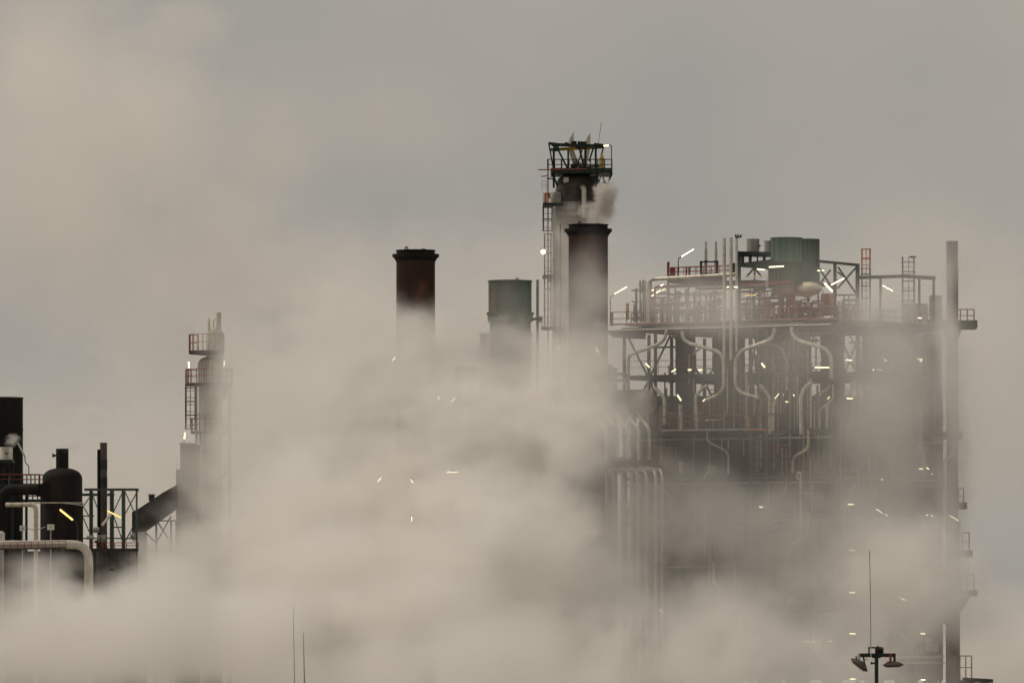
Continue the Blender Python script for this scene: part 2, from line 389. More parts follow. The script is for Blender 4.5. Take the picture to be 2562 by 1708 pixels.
fl.mesh('lens', MB().lathe([(.03, -.22), (.16, -.16), (.22, 0), (.16, .16), (.03, .22)], fp, 16), M['lit_white'])
fl.mesh('hood', MB().lathe([(.12, .2), (.2, .26), (.05, .34)], fp, 14), M['grey'])
fl.rod('bracket', fp + Vector((0, .2, 0)), P(1372, 630, y - 1.6), .04, M['grey'])

# ------------------------------------------------------------------ pale fractionating column at left
y = 24; k = K(y); f = y - 1.4
t = Thing('fractionating_column', 'pale fractionating column at left with a red railed platform on top', 'tower', G(P(526, 1600, y)))
vcyl(t, 'shell', 497, 556, 962, None, y, M['pale'])
vcyl(t, 'upper_shell', 494, 557, 892, 958, y, M['pale'], dome=22)
vcyl(t, 'neck', 516, 559, 825, 900, y, M['pale'], dome=8)
for px in (504, 516, 530, 545): t.bar('stiffener', P(px, 905, f - .1), P(px, 956, f - .1), .09, .08, M['grey'])
t.mesh('lower_deck', MB().lathe([(.5, 0), (60 * k, 0), (60 * k, .22), (.5, .22)], P(523, 965, y), 28), M['deck'])
def ringrail(c, r, z, h, m, a0=120, a1=420, step=20):
    t.rail([(c.x + r * math.cos(R(a)), y + r * math.sin(R(a)), z) for a in range(a0, a1 + 1, step)], m, h=h, step=9)
ringrail(P(523, 0, y), 59 * k, zz(958), 34 * k, M['red'])
t.mesh('upper_deck', MB().lathe([(.3, -.1), (43 * k, 0), (45 * k, .1), (45 * k, .3), (.3, .3)], P(517, 886, y), 26), M['deck'])
ringrail(P(517, 0, y), 44 * k, zz(878), 41 * k, M['red'])
t.mesh('yellow_spire', MB().lathe([(.14, 0), (.12, .5), (.07, .9), (.02, 1.2)], P(523, 827, y - .4), 10), M['yellow'])
t.rod('relief_pipe', P(547, 830, y), P(547, 782, y), 6.2 * k, M['pale'])
t.pipe('bypass_pipe', [P(541, 800, y), P(534, 800, y), P(534, 822, y), P(546, 822, y)], 1.6 * k, M['grey'], fr=.2, n=8)
t.mesh('side_bracket', MB().prism([P(556, 965, y), P(584, 965, y), P(556, 1003, y)], (0, .2, 0)), M['grey'])
t.ladder(P(468, 0, y).x, P(490, 0, y).x, f - .3, zz(1074), zz(966), M['dark'], hoop=34 * k)
t.rod('riser_pipe', P(491, 960, f), G(P(491, 1600, f)), 3.2 * k, M['grey'])
t.rod('riser_pipe', P(575, 975, y), G(P(575, 1600, y)), 4.5 * k, M['pale'])
for py in (1040, 1130, 1220, 1310): t.mesh('stiffening_ring', MB().lathe([(29.6 * k, 0), (31.5 * k, 0), (31.5 * k, .2), (29.6 * k, .2)], P(526, py, y), 30), M['grey'])
for px, r, a, m in ((500, .05, 970, 'grey'), (507, .07, 1000, 'jacket'), (538, .06, 980, 'grey'), (549, .09, 970, 'pale')): t.rod('riser_pipe', P(px, a, f - .15), P(px, 1400, f - .15), r, M[m])
for py, w in ((1085, 34), (1190, 40)):
    t.mesh('ring_deck', MB().lathe([(29 * k, 0), ((29 + w * .5) * k, 0), ((29 + w * .5) * k, .2), (29 * k, .2)], P(523, py, y), 28), M['deck']); ringrail(P(523, 0, y), (28 + w * .5) * k, zz(py - 6), 32 * k, M['red'])
for px in (498, 512, 527, 541, 553): t.rod('upper_pipe', P(px, 900 + abs(px - 526) * .4, f - .25), P(px, 958, f - .25), .05, M['jacket' if px % 2 else 'grey'])
G1 = 'lamps on the pale column'
strip((472, 905), (473, 921), f - 1, 'upright lit tube on the left of the pale column below its red platform', 'lit', 4.5, post=[(472, 921), (471, 958)], house=False, group=G1)
strip((561, 902), (561, 916), f, 'upright lit tube on the right of the pale column below its red platform', 'lit', 4, post=[(561, 916), (561, 958)], house=False, group=G1)
strip((461, 1098), (463, 1082), f - 1, 'upright lit tube above the grey building, left of the cage ladder foot', 'lit', 5, post=[(461, 1098), (460, 1112)], house=False, group=G1)
strip((587, 1263), (588, 1275), f, 'small faint upright lamp low on the right of the pale column', 'lit', 3, house=False, group=G1)

# ------------------------------------------------------------------ grey stepped building and conveyor at left
t = Thing('transfer_tower', 'brown grey stepped transfer tower at the top of the sloping conveyor', 'building', G(P(468, 1600, 8)))
t.mesh('tower_block', MB().box((P(451, 0, 8).x, 8, 0), (P(492, 0, 8).x, 14, P(0, 1110, 8).z)), M['brown'])
t.mesh('lower_block', MB().box((P(442, 0, 8).x, 7, 0), (P(494, 0, 8).x, 8, P(0, 1175, 8).z)), M['brown'])
t.bar('roof_edge', P(449, 1109, 7.9), P(494, 1109, 7.9), .12, .3, M['grey'])
for py in (1175, 1235, 1295): t.bar('cladding_joint', P(442, py, 6.95), P(494, py, 6.95), .08, .08, M['dark'])
y = 2
t = Thing('conveyor_gallery', 'dark enclosed conveyor gallery sloping up to the grey transfer tower', 'conveyor', G(P(395, 1600, y)))
q = [P(330, 1280, y), P(345, 1273, y), P(405, 1233, y), P(443, 1212, y), P(445, 1268, y), P(363, 1327, y), P(345, 1352, y), P(330, 1352, y)]
t.mesh('gallery', MB().prism(q, (0, 2.6, 0)), M['dark'])
for a in range(6):
    u = a / 5; t.bar('side_rib', P(346 + 94 * u, 1273 - 60 * u, y - .06), P(366 + 76 * u, 1325 - 52 * u, y - .06), .07, .1, M['deck'])
t.mesh('roof_box', MB().box(P(372, 1252, y + .4), P(387, 1237, y + 1.4)), M['dark'])
t.bar('roof_box_lid', P(370, 1236.5, y + .9), P(389, 1236.5, y + .9), .06, 1.2, M['grey'])
for px in (391, 428, 441): t.bar('trestle_leg', P(px, 1300, y + 1), G(P(px, 1600, y + 1)), .16, .16, M['teal'])
for a, b in (((391, 1300), (428, 1358)), ((428, 1290), (391, 1358)), ((391, 1302), (441, 1302)), ((363, 1330), (391, 1358))): t.bar('trestle_brace', P(*a, y + 1), P(*b, y + 1), .12, .12, M['teal'])
t.mesh('foot_house', MB().box((P(345, 0, y).x, y - .5, 0), (P(363, 0, y).x, y + 3, zz(1330, y))), M['grey'])

# ------------------------------------------------------------------ steel frame with the slim chimney, left
y = -10; k = K(y)
t = Thing('steel_frame', 'open dark steel frame with crossed braces around the slim chimney', 'steel frame', G(P(290, 1600, y)))
t.bar('top_beam', P(211, 1224, y - 2), P(344, 1224, y - 2), 6 * k, .3, M['teal'])
t.bar('top_beam', P(206, 1237, y + 2), P(286, 1237, y + 2), 6.5 * k, .3, M['teal'])
t.bar('top_beam', P(343, 1224, y - 2), P(343, 1226, y + 3), 6 * k, .25, M['teal'])
for px, yy, w in ((228, y + 1, 9), (280, y + 2, 10), (309, y - 2, 9), (342, y - 2, 4.5)):
    t.bar('column', P(px, 1226, yy), G(P(px, 1600, yy)), w * k, w * k, M['teal'])
for a, b in (((223, 1245), (206, 1270)), ((232, 1240), (246, 1275)), ((206, 1262), (228, 1300)), ((310, 1290), (342, 1232)), ((313, 1230), (341, 1292)), ((284, 1280), (306, 1232)), ((342, 1300), (310, 1360)), ((206, 1290), (228, 1340)), ((284, 1290), (306, 1350))):
    t.bar('brace', P(*a, y), P(*b, y), 2.6 * k, 2.6 * k, M['teal'])
for a, b in (((206, 1290), (236, 1290)), ((284, 1318), (310, 1318)), ((206, 1346), (345, 1346))): t.bar('cross_beam', P(*a, y - .4), P(*b, y - .4), 3 * k, .2, M['teal'])
t.rail([P(228, 1371, y - 2.4), P(346, 1371, y - 2.4)], M['red'], h=14 * k, step=1.0)
t.bar('floor_beam', P(212, 1375, y - 2.3), P(346, 1375, y - 2.3), 8 * k, .5, M['deck'])
for px, py, w, h in ((240, 1325, 16, 14), (226, 1344, 18, 10), (255, 1346, 20, 18), (331, 1340, 10, 14)):
    t.mesh('motor_housing', MB().tube([P(px - w / 2, py, y - 1), P(px + w / 2, py, y - 1)], h / 2 * k, 12), M['grey'])
t = Thing('slim_chimney', 'slim grey chimney with a shorter pipe strapped to its left side', 'chimney', G(P(258, 1600, y)))
vcyl(t, 'flue', 250, 268, 1107, 1368, y, M['brown'], rim=2, n=20)
vcyl(t, 'side_flue', 243.2, 250.4, 1124, 1368, y - .1, M['soot'], n=14)
for py in (1150, 1195): vcyl(t, 'strap_ring', 249, 269, py, py + 3, y, M['dark'], n=20)
vcyl(t, 'base_flue', 242, 270, 1368, None, y, M['dark'], n=20)
G2 = 'tube lamps among the dark vessels at lower left'
strip((255, 1314), (280, 1284), y - 3, 'wide unlit white tube lamp leaning against the slim chimney', 'lens', 8, post=[(255, 1314), (252, 1326), (252, 1372)], house=False, group=G2)
strip((266, 1276), (304, 1294), y + 1, 'lit amber tube lamp behind the column of the steel frame', 'lit_amber', 3.6, post=[(304, 1294), (310, 1298)], group=G2)

# ------------------------------------------------------------------ dark dome-topped vessel and duct, far left
y = -24; k = K(y)
t = Thing('domed_vessel', 'dark dome topped vessel with a short chimney neck at lower left', 'vessel', G(P(156, 1600, y)))
vcyl(t, 'shell', 106, 206, 1170, 1258, y, M['soot'], dome=27)
vcyl(t, 'lower_shell', 104, 208, 1258, None, y, M['soot'])
vcyl(t, 'neck', 140, 171.5, 1122, 1175, y, M['soot'], rim=1)
t.rod('nozzle', P(133, 1139, y), P(141, 1139, y), 2.6 * k, M['soot']); t.rod('nozzle_flange', P(131, 1139, y), P(134.5, 1139, y), 5 * k, M['soot'])
t.mesh('girth_ring', MB().lathe([(51 * k, -.05), (52.6 * k, -.05), (52.6 * k, .06), (51 * k, .06)], P(156, 1258, y), 40), M['grey'])
t.mesh('transition_cone', MB().prism([P(90, 1214, y - 1.3), P(128, 1200, y - 1.3), P(128, 1246, y - 1.3), P(90, 1238, y - 1.3)], (0, 1.4, 0)), M['soot'])
t = Thing('hot_gas_duct', 'fat black elbow duct running into the dome topped vessel', 'duct', G(P(2, 1600, y - 1)))
t.pipe('duct', [G(P(3, 1600, y - 1.5)), P(3, 1225, y - 1.5), P(96, 1225, y - 1.5)], 13.2 * k, M['soot'], fr=1.0, n=20)
for px in (40, 92): t.mesh('flange', MB().tube([P(px - 2, 1225, y - 1.5), P(px + 2, 1225, y - 1.5)], 14.6 * k, 20), M['soot'])
t = Thing('pale_elbow_pipe', 'small yellowish elbow pipe in front of the fat black duct', 'pipe', G(P(90, 1600, y - 3)))
t.pipe('pipe', [P(15, 1262, y - 2.2), P(90, 1262, y - 3), G(P(90, 1600, y - 3))], 5.6 * k, M['pale'], fr=.55, n=14)
for a in (30, 56, 76): t.mesh('joint', MB().tube([P(a, 1262, y - 2.4 - (a - 30) * .01), P(a + 1.6, 1262, y - 2.42 - (a - 30) * .01)], 6.2 * k, 14), M['grey'])
for py in (1290, 1312): t.mesh('joint', MB().tube([P(90, py, y - 3), P(90, py + 1.6, y - 3)], 6.2 * k, 14), M['grey'])
t = Thing('black_stack', 'wide black chimney stack cut by the left edge of the view', 'chimney', G(P(0, 1600, 2)))
vcyl(t, 'shell', -62, 57.5, 995, 1074, 2, M['soot']); vcyl(t, 'lower_shell', -62, 57.5, 1076, None, 2, M['soot']); vcyl(t, 'ring', -63, 59, 1073, 1076, 2, M['soot'])
vcyl(t, 'rim', -63, 58.6, 994, 997, 2, M['dark'])
yv = -16; kv = K(yv)
t = Thing('service_platform', 'dark green service platform with red rail in front of the black stack', 'platform', G(P(40, 1600, yv)))
t.bar('deck', P(-40, 1214, yv), P(108, 1214, yv), .25, 3.0, M['green'])
t.bar('upper_deck', P(-40, 1154, yv), P(34, 1154, yv), .25, 2.4, M['green'])
for px in (-20, 5, 30): t.bar('column', P(px, 1154, yv), G(P(px, 1600, yv)), .22, .22, M['green'])
for px in (66, 104): t.bar('column', P(px, 1214, yv + 1), G(P(px, 1600, yv + 1)), .2, .2, M['green'])
for a, b in (((5, 1210), (14, 1160)), ((30, 1210), (20, 1160)), ((-20, 1158), (4, 1212))): t.bar('brace', P(*a, yv - .3), P(*b, yv - .3), .14, .14, M['green'])
t.rail([P(-40, 1212, yv - 1.5), P(100, 1212, yv - 1.5)], M['red'], h=26 * kv, step=3.2)
t.rail([P(57, 1212, yv + 1.5), P(108, 1212, yv + 1.5)], M['dark'], h=25 * kv, step=.36, r=.05)
t.rail([P(70, 1250, yv + 1.4), P(106, 1250, yv + 1.4)], M['dark'], h=18 * kv, step=.36, r=.05)
t.bar('lower_deck', P(-40, 1252, yv + 1), P(106, 1252, yv + 1), .2, 1.6, M['green'])
t.bar('green_post', P(23, 1190, yv - 1.6), P(23, 1214, yv - 1.6), .15, .15, M['teal'])
t = Thing('vent_drum', 'small off white vent drum steaming on the service platform', 'drum', P(16, 1152, yv))
vcyl(t, 'drum', -2, 32, 1118, 1151, yv - .3, M['white'], rim=1, n=24)
t.pipe('handle', [P(12, 1131, yv - 1), P(17, 1135, yv - 1), P(22, 1132, yv - 1)], .05, M['black'], fr=.1, n=6)
strip((45, 1108), (60, 1137), yv - 1.2, 'unlit white tube lamp on a bent pole before the black stack', 'lens', 5.5, post=[(60, 1137), (62.5, 1143), (62.5, 1157), (72, 1164), (72.5, 1190)], house=False, group=G2)
strip((150, 1274), (182, 1300), -32, 'bright lit yellow tube lamp in front of the dome topped vessel', 'lit_amber', 6, post=[(182, 1300), (190, 1306), (194, 1312), (194, 1368)], group=G2)
yb = -30; kb = K(yb)
for a, lab in (((49, 1314, 64, 1327), 'small white junction box left of the yellowish elbow pipe'), ((118, 1311, 136, 1325), 'small white junction box right of the yellowish elbow pipe')):
    t = Thing('junction_box', lab, 'box', G(P((a[0] + a[2]) / 2, 1600, yb)))
    t.mesh('case', MB().box(P(a[0], a[3], yb), P(a[2], a[1], yb + .35)), M['white'])
    t.rod('knob', P((a[0] + a[2]) / 2, a[1] + 7, yb - .05), P((a[0] + a[2]) / 2 + .01, a[1] + 7, yb + .02), .05, M['dark'])
    t.rod('post', P((a[0] + a[2]) / 2, a[3], yb + .2), G(P((a[0] + a[2]) / 2, 1600, yb + .2)), .05, M['grey'])
single('cable', MB().tube(fil([P(66, 1319, yb), P(80, 1325, yb), P(95, 1324, yb), P(114, 1317, yb)], .5), .035, 6), M['grey'], 'thin grey cable slung between the two white junction boxes', 'cable', P(90, 1322, yb))
single('conduit', MB().tube(fil([P(86, 1258, y - 2), P(150, 1257, y - 2.2), P(186, 1260, y - 2), P(207, 1264, y - 1)], .5), .045, 6), M['pale'], 'thin pale conduit crossing the middle of the dome topped vessel', 'cable', P(150, 1258, y - 2))
# front pale pipe with elbow and its guard rail
y = -46; k = K(y)
t = Thing('insulated_main', 'fat pale insulated pipe turning down at the lower left', 'pipe', G(P(222, 1600, y)))
t.pipe('pipe', [P(-60, 1363, y), P(222, 1361, y), G(P(222, 1600, y))], 11 * k, M['jacket'], fr=1.3, n=20)
for px in (30, 92, 158, 178): t.mesh('joint', MB().tube([P(px, 1362, y), P(px + 2.5, 1362, y)], 11.8 * k, 20), M['jacket'])
for py in (1420, 1480, 1560): t.mesh('joint', MB().tube([P(222, py, y), P(222, py + 2.5, y)], 11.8 * k, 20), M['jacket'])
t = Thing('pipe_walkway', 'thin red handrail walkway along the fat pale pipe at lower left', 'walkway', G(P(80, 1600, y - 1)))
t.bar('walkway_deck', P(-60, 1374, y - 1), P(165, 1370, y - 1), .12, 1.0, M['deck'])
t.rail([P(-60, 1373, y - 1.4), P(165, 1368, y - 1.4)], M['red'], h=15 * k, step=.52, r=.025)
for px in (-20, 60, 140): t.bar('leg', P(px, 1373, y - 1), G(P(px, 1600, y - 1)), .14, .14, M['deck'])
t = Thing('end_tank', 'pale rounded tank end peeking in at the left edge above the pipe', 'tank', G(P(0, 1600, y + 2)))
vcyl(t, 'tank', -14, 12, 1328, 1364, y + 2, M['white'], dome=6, n=24); vcyl(t, 'skirt', -12, 10, 1364, None, y + 2, M['grey'], n=24)

t = Thing('dark_backing_block', 'low dark block added behind the fat pale pipe to darken the steam', 'building', G(P(140, 1600, -6)))  # added dark mass, so the thin steam in front of it looks darker
t.mesh('wall_block', MB().box((P(-80, 0, -6).x, -6, 0), (P(338, 0, -6).x, 0, zz(1382, -6))), M['dark'])
for a in range(7): t.bar('wall_rib', P(-50 + a * 62, 1384, -6.1), P(-50 + a * 62, 1600, -6.1), .2, .2, M['soot'])
t.bar('roof_edge', P(-80, 1381, -6.2), P(340, 1381, -6.2), .2, .5, M['deck'])
for a in (30, 120, 250): t.mesh('roof_vent', MB().lathe([(.3, 0), (.3, .7), (.45, .75), (.45, .95), (.05, 1.05)], P(a, 1380, -4), 14), M['dark'])
# ------------------------------------------------------------------ right: the process structure (rectangular plan seen over a corner)
OX = (2085 - 1281) * K(0)
A = Vector((-.839, .544, 0)); B = Vector((.544, .839, 0)); O0 = Vector((OX, 0, 0))
def s_of(px): return (OX - (px - 1281) * K(0)) / (.839 + (px - 1281) * .544 / (DIST * PXM))
def d_of(px): return ((px - 1281) * K(0) - OX) / (.544 - (px - 1281) * .839 / (DIST * PXM))
def Z(py): return CAMZ + (HOR - py) / PXM
def GP(s, d, z): v = O0 + A * s + B * d; v.z = z; return v
def Fp(px, py, out=0.0):                 # a point seen at (px, py) on the front or side face, pushed out towards the viewer
    y = (.544 * s_of(px) if px <= 2085 else .839 * d_of(px)) - out
    return P(px, py, y)
def yf(px): return Fp(px, 1000).y
SS = [s_of(p) for p in (1562, 1640, 1730, 1800, 1878, 1917, 1995, 2085)]
DD = [0.0, d_of(2145), d_of(2200), d_of(2280), d_of(2352)]
LV = [810, 932, 1078, 1190, 1285, 1400, 1520, 1640]
t = Thing('process_structure', 'big dark steel process structure full of pipes and lamps, veiled in steam', 'plant structure', GP(0, 0, 0))
PSTR = t
smax, dmax = SS[0], DD[-1]
for i, s in enumerate(SS):
    for j, d in enumerate(DD):
        if i in (0, 2, 4, 7) or j in (0, 4):
            w = .34 if (i in (4, 5) and j == 0) else .28
            t.bar('column', GP(s, d, 0), GP(s, d, Z(810) - .3), w, w, M['teal'] if (i in (4, 5) and j == 0) else M['green'])
for n, py in enumerate(LV):
    z = Z(py); h = .62 if py == 810 else .42
    for d in DD: t.bar('beam', GP(0, d, z), GP(smax, d, z), .3, h, M['green'])
    for s in (SS[0], SS[2], SS[4], SS[7]): t.bar('cross_beam', GP(s, 0, z - .05), GP(s, dmax, z - .05), .26, h * .9, M['green'])
    # floor plates
    for (s0, s1, d0, d1) in {810: [(0, smax, 0, dmax)], 932: [(0, SS[4], 6, dmax), (SS[2], smax, 9, dmax)], 1078: [(SS[3], smax, 2, 12), (0, SS[5], 8, dmax)], 1190: [(0, SS[3], 3, dmax)],
                             1285: [(0, smax, 5, dmax)], 1400: [(0, smax, 0, dmax)], 1520: [(0, smax, 4, dmax)], 1640: [(0, smax, 0, dmax)]}[py]:
        q = [GP(s0, d0, z + h / 2 + .01), GP(s1, d0, z + h / 2 + .01), GP(s1, d1, z + h / 2 + .01), GP(s0, d1, z + h / 2 + .01)]
        t.mesh('floor_plate', MB().hex(q + [p + Vector((0, 0, .06)) for p in q]), M['deck'])
    if py not in (810, 1078):
        t.rail([GP(smax, -.05, z + .25), GP(0, -.05, z + .25), GP(0, dmax, z + .25)], M['red'], h=1.1, step=3.4, r=.03)
# bracing
rb = random.Random(5)
def brace(a, b, w=.17): t.bar('brace', a, b, w, w, M['green'])
for n in range(len(LV) - 1):
    z1, z0 = Z(LV[n]), Z(LV[n + 1])
    for i in range(len(SS) - 1):
        for d in (0, DD[2], dmax):
            if d == 0 and i not in (0, 4): continue
            if rb.random() < .62:
                a, b = (SS[i], SS[i + 1]) if rb.random() < .5 else (SS[i + 1], SS[i])
                brace(GP(a, d, z0), GP((a + b) / 2 if n == 0 else b, d, z1))
                if rb.random() < .35: brace(GP(b, d, z0), GP(a, d, z1), .13)
    for j in range(len(DD) - 1):
        a, b = (DD[j], DD[j + 1]) if (n + j) % 2 else (DD[j + 1], DD[j])
        brace(GP(0, a, z0), GP(0, b, z1)); brace(GP(smax, a, z0), GP(smax, b, z1))
# trim pipe under the deck edge
t.rod('edge_pipe', Fp(1545, 826, .6), Fp(2078, 811, .6), .055, M['jacket'])
t.rod('edge_pipe', Fp(1640, 818, .5), Fp(2010, 808, .5), .04, M['grey'])
t.mesh('corner_block', MB().hex([GP(smax + .9, -.4, Z(830)), GP(smax - .6, -.4, Z(832)), GP(smax - .6, 2.5, Z(832)), GP(smax + .9, 2.5, Z(830)), GP(smax + 1.6, -.4, Z(812)), GP(smax - .6, -.4, Z(812)), GP(smax - .6, 2.5, Z(812)), GP(smax + 1.6, 2.5, Z(812))]), M['green'])
t.rail([GP(smax + 1.2, -.3, Z(800)), GP(smax - .4, -.3, Z(800)), GP(0, -.3, Z(800)), GP(0, dmax, Z(800))], M['red'], h=1.15, step=1.1, r=.04, toe=True)
t.rail([GP(smax + 1.2, 3.0, Z(800)), GP(0, 3.0, Z(800))], M['red'], h=1.15, step=1.6, r=.04)
t.bar('end_post', GP(smax + 1.1, -.3, Z(800)), GP(smax + 1.1, -.3, Z(766)), .3, .3, M['red'])

# upper level
t = Thing('upper_platform', 'upper pipe platform of the big structure with red posts and railings', 'platform', GP(SS[3], 3, Z(808)))
zu = Z(702)
for px in (1672, 1752, 1790, 1845, 1877, 1913, 1950, 1984): t.bar('red_post', Fp(px, 800, -.4), Fp(px, 655 if px == 1672 else 706, -.4), .22 if px in (1672, 1950) else .13, .16, M['red'])
for s0, s1, d in ((SS[1] - .5, SS[2], 1.0), (SS[2], SS[6], .6), (SS[1] - 1, SS[6], 6.0)): t.bar('upper_beam', GP(s0, d, zu), GP(s1, d, zu), .24, .36, M['green'])
t.bar('upper_beam', Fp(1845, 713, 0), Fp(1985, 705, 0), .2, .28, M['red'])
t.bar('upper_beam', Fp(1642, 719, -1), Fp(1672, 716, -1), .2, .3, M['red'])
t.mesh('wall_cladding', MB().hex([Fp(1674, 708, -2.2), Fp(1818, 702, -2.2), Fp(1818, 702, -2.4), Fp(1674, 708, -2.4), Fp(1674, 692, -2.2), Fp(1818, 688, -2.2), Fp(1818, 688, -2.4), Fp(1674, 692, -2.4)]), M['brown'])
q = [GP(SS[1] - .6, 1.5, Z(694)), GP(SS[4] + .5, 1.5, Z(694)), GP(SS[4] + .5, 7, Z(694)), GP(SS[1] - .6, 7, Z(694))]
t.mesh('upper_floor', MB().hex(q + [p + Vector((0, 0, .1)) for p in q]), M['deck'])
t.rail([Fp(1678, 692, -1.0), Fp(1842, 686, -1.0)], M['red'], h=.78, step=.62, r=.03)
t.rail([Fp(1678, 693, -4.0), Fp(1842, 688, -4.0)], M['red'], h=.78, step=.8, r=.03)
t.mesh('switch_box', MB().box(Fp(1676, 690, -.7), Fp(1690, 670, -.9) + Vector((0, .3, 0))), M['red'])
for px in (1715, 1722): t.mesh('switch_box', MB().box(Fp(px, 691, -.8), Fp(px + 4, 668, -.8) + Vector((0, .2, 0))), M['red'])
for py in (745, 757, 772, 786): t.rail([Fp(1850, py, .15), Fp(2060, py - 4, .15)], M['red'], h=.42, step=2.4, r=.03)
for py in (752, 775): t.rail([Fp(1640, py, .1), Fp(1800, py - 3, .1)], M['red'], h=.5, step=1.9, r=.03)

# main pale pipe with elbow, over the upper platform
def fpipe(name, label, pts, w, m, out=.8, fr=.6, joints=0, cat='pipe', group=None):
    q = [Fp(px, py, out) if len(p) == 2 else Fp(px, py, p[2]) for p in pts for px, py in (p[:2],)]
    t = Thing(name, label, cat, q[0], group)
    path = fil(q, fr, 7); r = w / 2 * K(q[0].y)
    t.mesh('pipe', MB().tube(path, r, 14), M[m])
    if joints:                            # bands of the metal jacket
        ln = [0.0]
        for a, b in zip(path, path[1:]): ln.append(ln[-1] + (b - a).length)
        x = joints * .5
        while x < ln[-1]:
            i = max(k for k in range(len(ln) - 1) if ln[k] <= x); d = (path[i + 1] - path[i]).normalized(); p = path[i] + d * (x - ln[i])
            t.rod('jacket_band', p - d * .03, p + d * .03, r * 1.1, M['grey']); x += joints
    return t
fpipe('overhead_pipe', 'long pale pipe along the upper platform with a down elbow at its left end', [(1622, 806, .5), (1622, 699, .5), (1845, 686, .5)], 9.5, 'jacket', joints=1.6)
for n, (px, yt, w, m, lab) in enumerate(((1602, 702, 5, 'pale', 'thin yellowish pipe standing farthest left on the top deck'), (1609, 700, 3.5, 'green', 'thin dark pipe standing between pale pipes at the left of the top deck'), (1614, 702, 4, 'pale', 'thin yellowish pipe just left of the pale elbow pipe'), (1629, 706, 4, 'red', 'thin reddish pipe just right of the pale elbow pipe'))):
    fpipe('standpipe', lab, [(px, 806, .3), (px, yt, .3)], w, m, group='standpipes on the top deck')
# three tall vents, two small chimneys in a frame
G3 = 'tall vent pipes above the structure'
fpipe('vent_pipe', 'left one of the two plain tall pale vents', [(1812, 900, 1.2), (1812, 596, 1.2)], 8.4, 'jacket', joints=2.5, group=G3)
fpipe('vent_pipe', 'right one of the two plain tall pale vents', [(1829, 900, 1.2), (1829, 594, 1.2)], 8.2, 'jacket', joints=2.5, group=G3)
t = fpipe('vent_pipe', 'tall pale vent with a crown of valves beside the dark green column', [(1843, 880, 1.2), (1843, 593, 1.2)], 6.4, 'jacket', joints=2.5, group=G3)
p = Fp(1846, 593, 1.2); t.bar('valve_yoke', p + Vector((-.22, 0, 0)), p + Vector((.3, 0, 0)), .12, .2, M['dark'])
for dx in (-.18, .02, .26): t.mesh('valve', MB().lathe([(.05, 0), (.09, .08), (.05, .18)], p + Vector((dx, 0, .04)), 8), M['dark'])
t = Thing('exhaust_pair', 'pair of small chimneys in a dark green frame above the red railing', 'chimney', Fp(1778, 692, -1.5))
for px in (1766, 1791):
    t.rod('flue', Fp(px, 692, -1.5), Fp(px, 622, -1.5), 3.7 * K(5), M['pale']); t.rod('flue_tip', Fp(px, 622, -1.5), Fp(px, 604, -1.5), 2.8 * K(5), M['jacket'])
    t.rod('flue_collar', Fp(px, 652, -1.5), Fp(px, 656, -1.5), 5 * K(5), M['green'])
for px in (1754, 1794.5): t.bar('frame_post', Fp(px, 690, -1.3), Fp(px, 654, -1.3), .2, .2, M['green'])
t.bar('frame_beam', Fp(1752, 655, -1.3), Fp(1797, 655, -1.3), .12, .16, M['green']); t.bar('frame_beam', Fp(1752, 684, -1.3), Fp(1797, 684, -1.3), .1, .16, M['green'])
# cooler house: dark column, green drums, sloped roof, cross braced frame
t = Thing('cooler_house', 'cross braced green cooler frame with sloping roof on top of the structure', 'steel frame', GP(SS[6], 4, Z(808)))
yy = 6.0; k = K(yy)
t.bar('column', Fp(1849.5, 808, .2), Fp(1849.5, 630, .2), .28, .28, M['green']); t.bar('column_cap', Fp(1842, 631, .2), Fp(1853, 631, .2), .16, .3, M['green'])
t.bar('column', Fp(1836, 690, -.4), Fp(1836, 658, -.4), .22, .2, M['green'])
t.mesh('platform_beam', MB().hex([Fp(1852, 668, 0), Fp(1935, 676, 0), Fp(1935, 676, -4), Fp(1852, 668, -4), Fp(1852, 658, 0), Fp(1935, 648, 0), Fp(1935, 648, -4), Fp(1852, 658, -4)]), M['green'])
t.bar('drum_platform', P(1852, 635.5, yy), P(1931, 637, yy), .28, 3.2, M['green'])
for px in (1858, 1877, 1895, 1912): t.bar('platform_leg', P(px, 637, yy), P(px, 664, yy), .26 if px != 1895 else .12, .2, M['green'])
t.mesh('lower_casing', MB().box(P(1926, 708, yy - 1), P(2046, 655, yy + 3)), M['drum'])
for px in (1931, 1938, 1946): t.rod('casing_pipe', P(px, 710, yy - 1.2), P(px, 668, yy - 1.2), .04, M['grey'])
for a, b in (((1868, 692), (1889, 668)), ((1905, 692), (1886, 668))): t.bar('knee_brace', Fp(*a, -.5), Fp(*b, -.5), .17, .15, M['green'])
t.rod('center_post', Fp(1888, 700, -.5), Fp(1888, 668, -.5), .08, M['green'])
c0 = [P(2046, 650, yy - 2), P(2148, 662, yy + 2)]
t.mesh('roof', MB().hex([P(2040, 656, yy - 2), P(2150, 667, yy + 2), P(2150, 667, yy + 7), P(2040, 656, yy + 5), P(2040, 649, yy - 2), P(2150, 660, yy + 2), P(2150, 660, yy + 7), P(2040, 649, yy + 5)]), M['green'])
for px, w in ((2089, 8), (2145.5, 10), (2047, 4)): t.bar('column', P(px, 806, yy), P(px, 660, yy), w * k, w * k, M['green'])
for a, b in (((2097, 668), (2142, 735)), ((2141, 670), (2095, 722)), ((2050, 672), (2084, 722)), ((2078, 675), (2050, 712)), ((2095, 680), (2115, 694))): t.bar('brace', P(*a, yy), P(*b, yy), .16, .14, M['green'])
t.bar('tie_beam', P(2080, 738, yy), P(2148, 738, yy), .12, .12, M['green'])
for px in (2112, 2124): t.rod('tie_post', P(px, 770, yy), P(px, 738, yy), .05, M['green'])
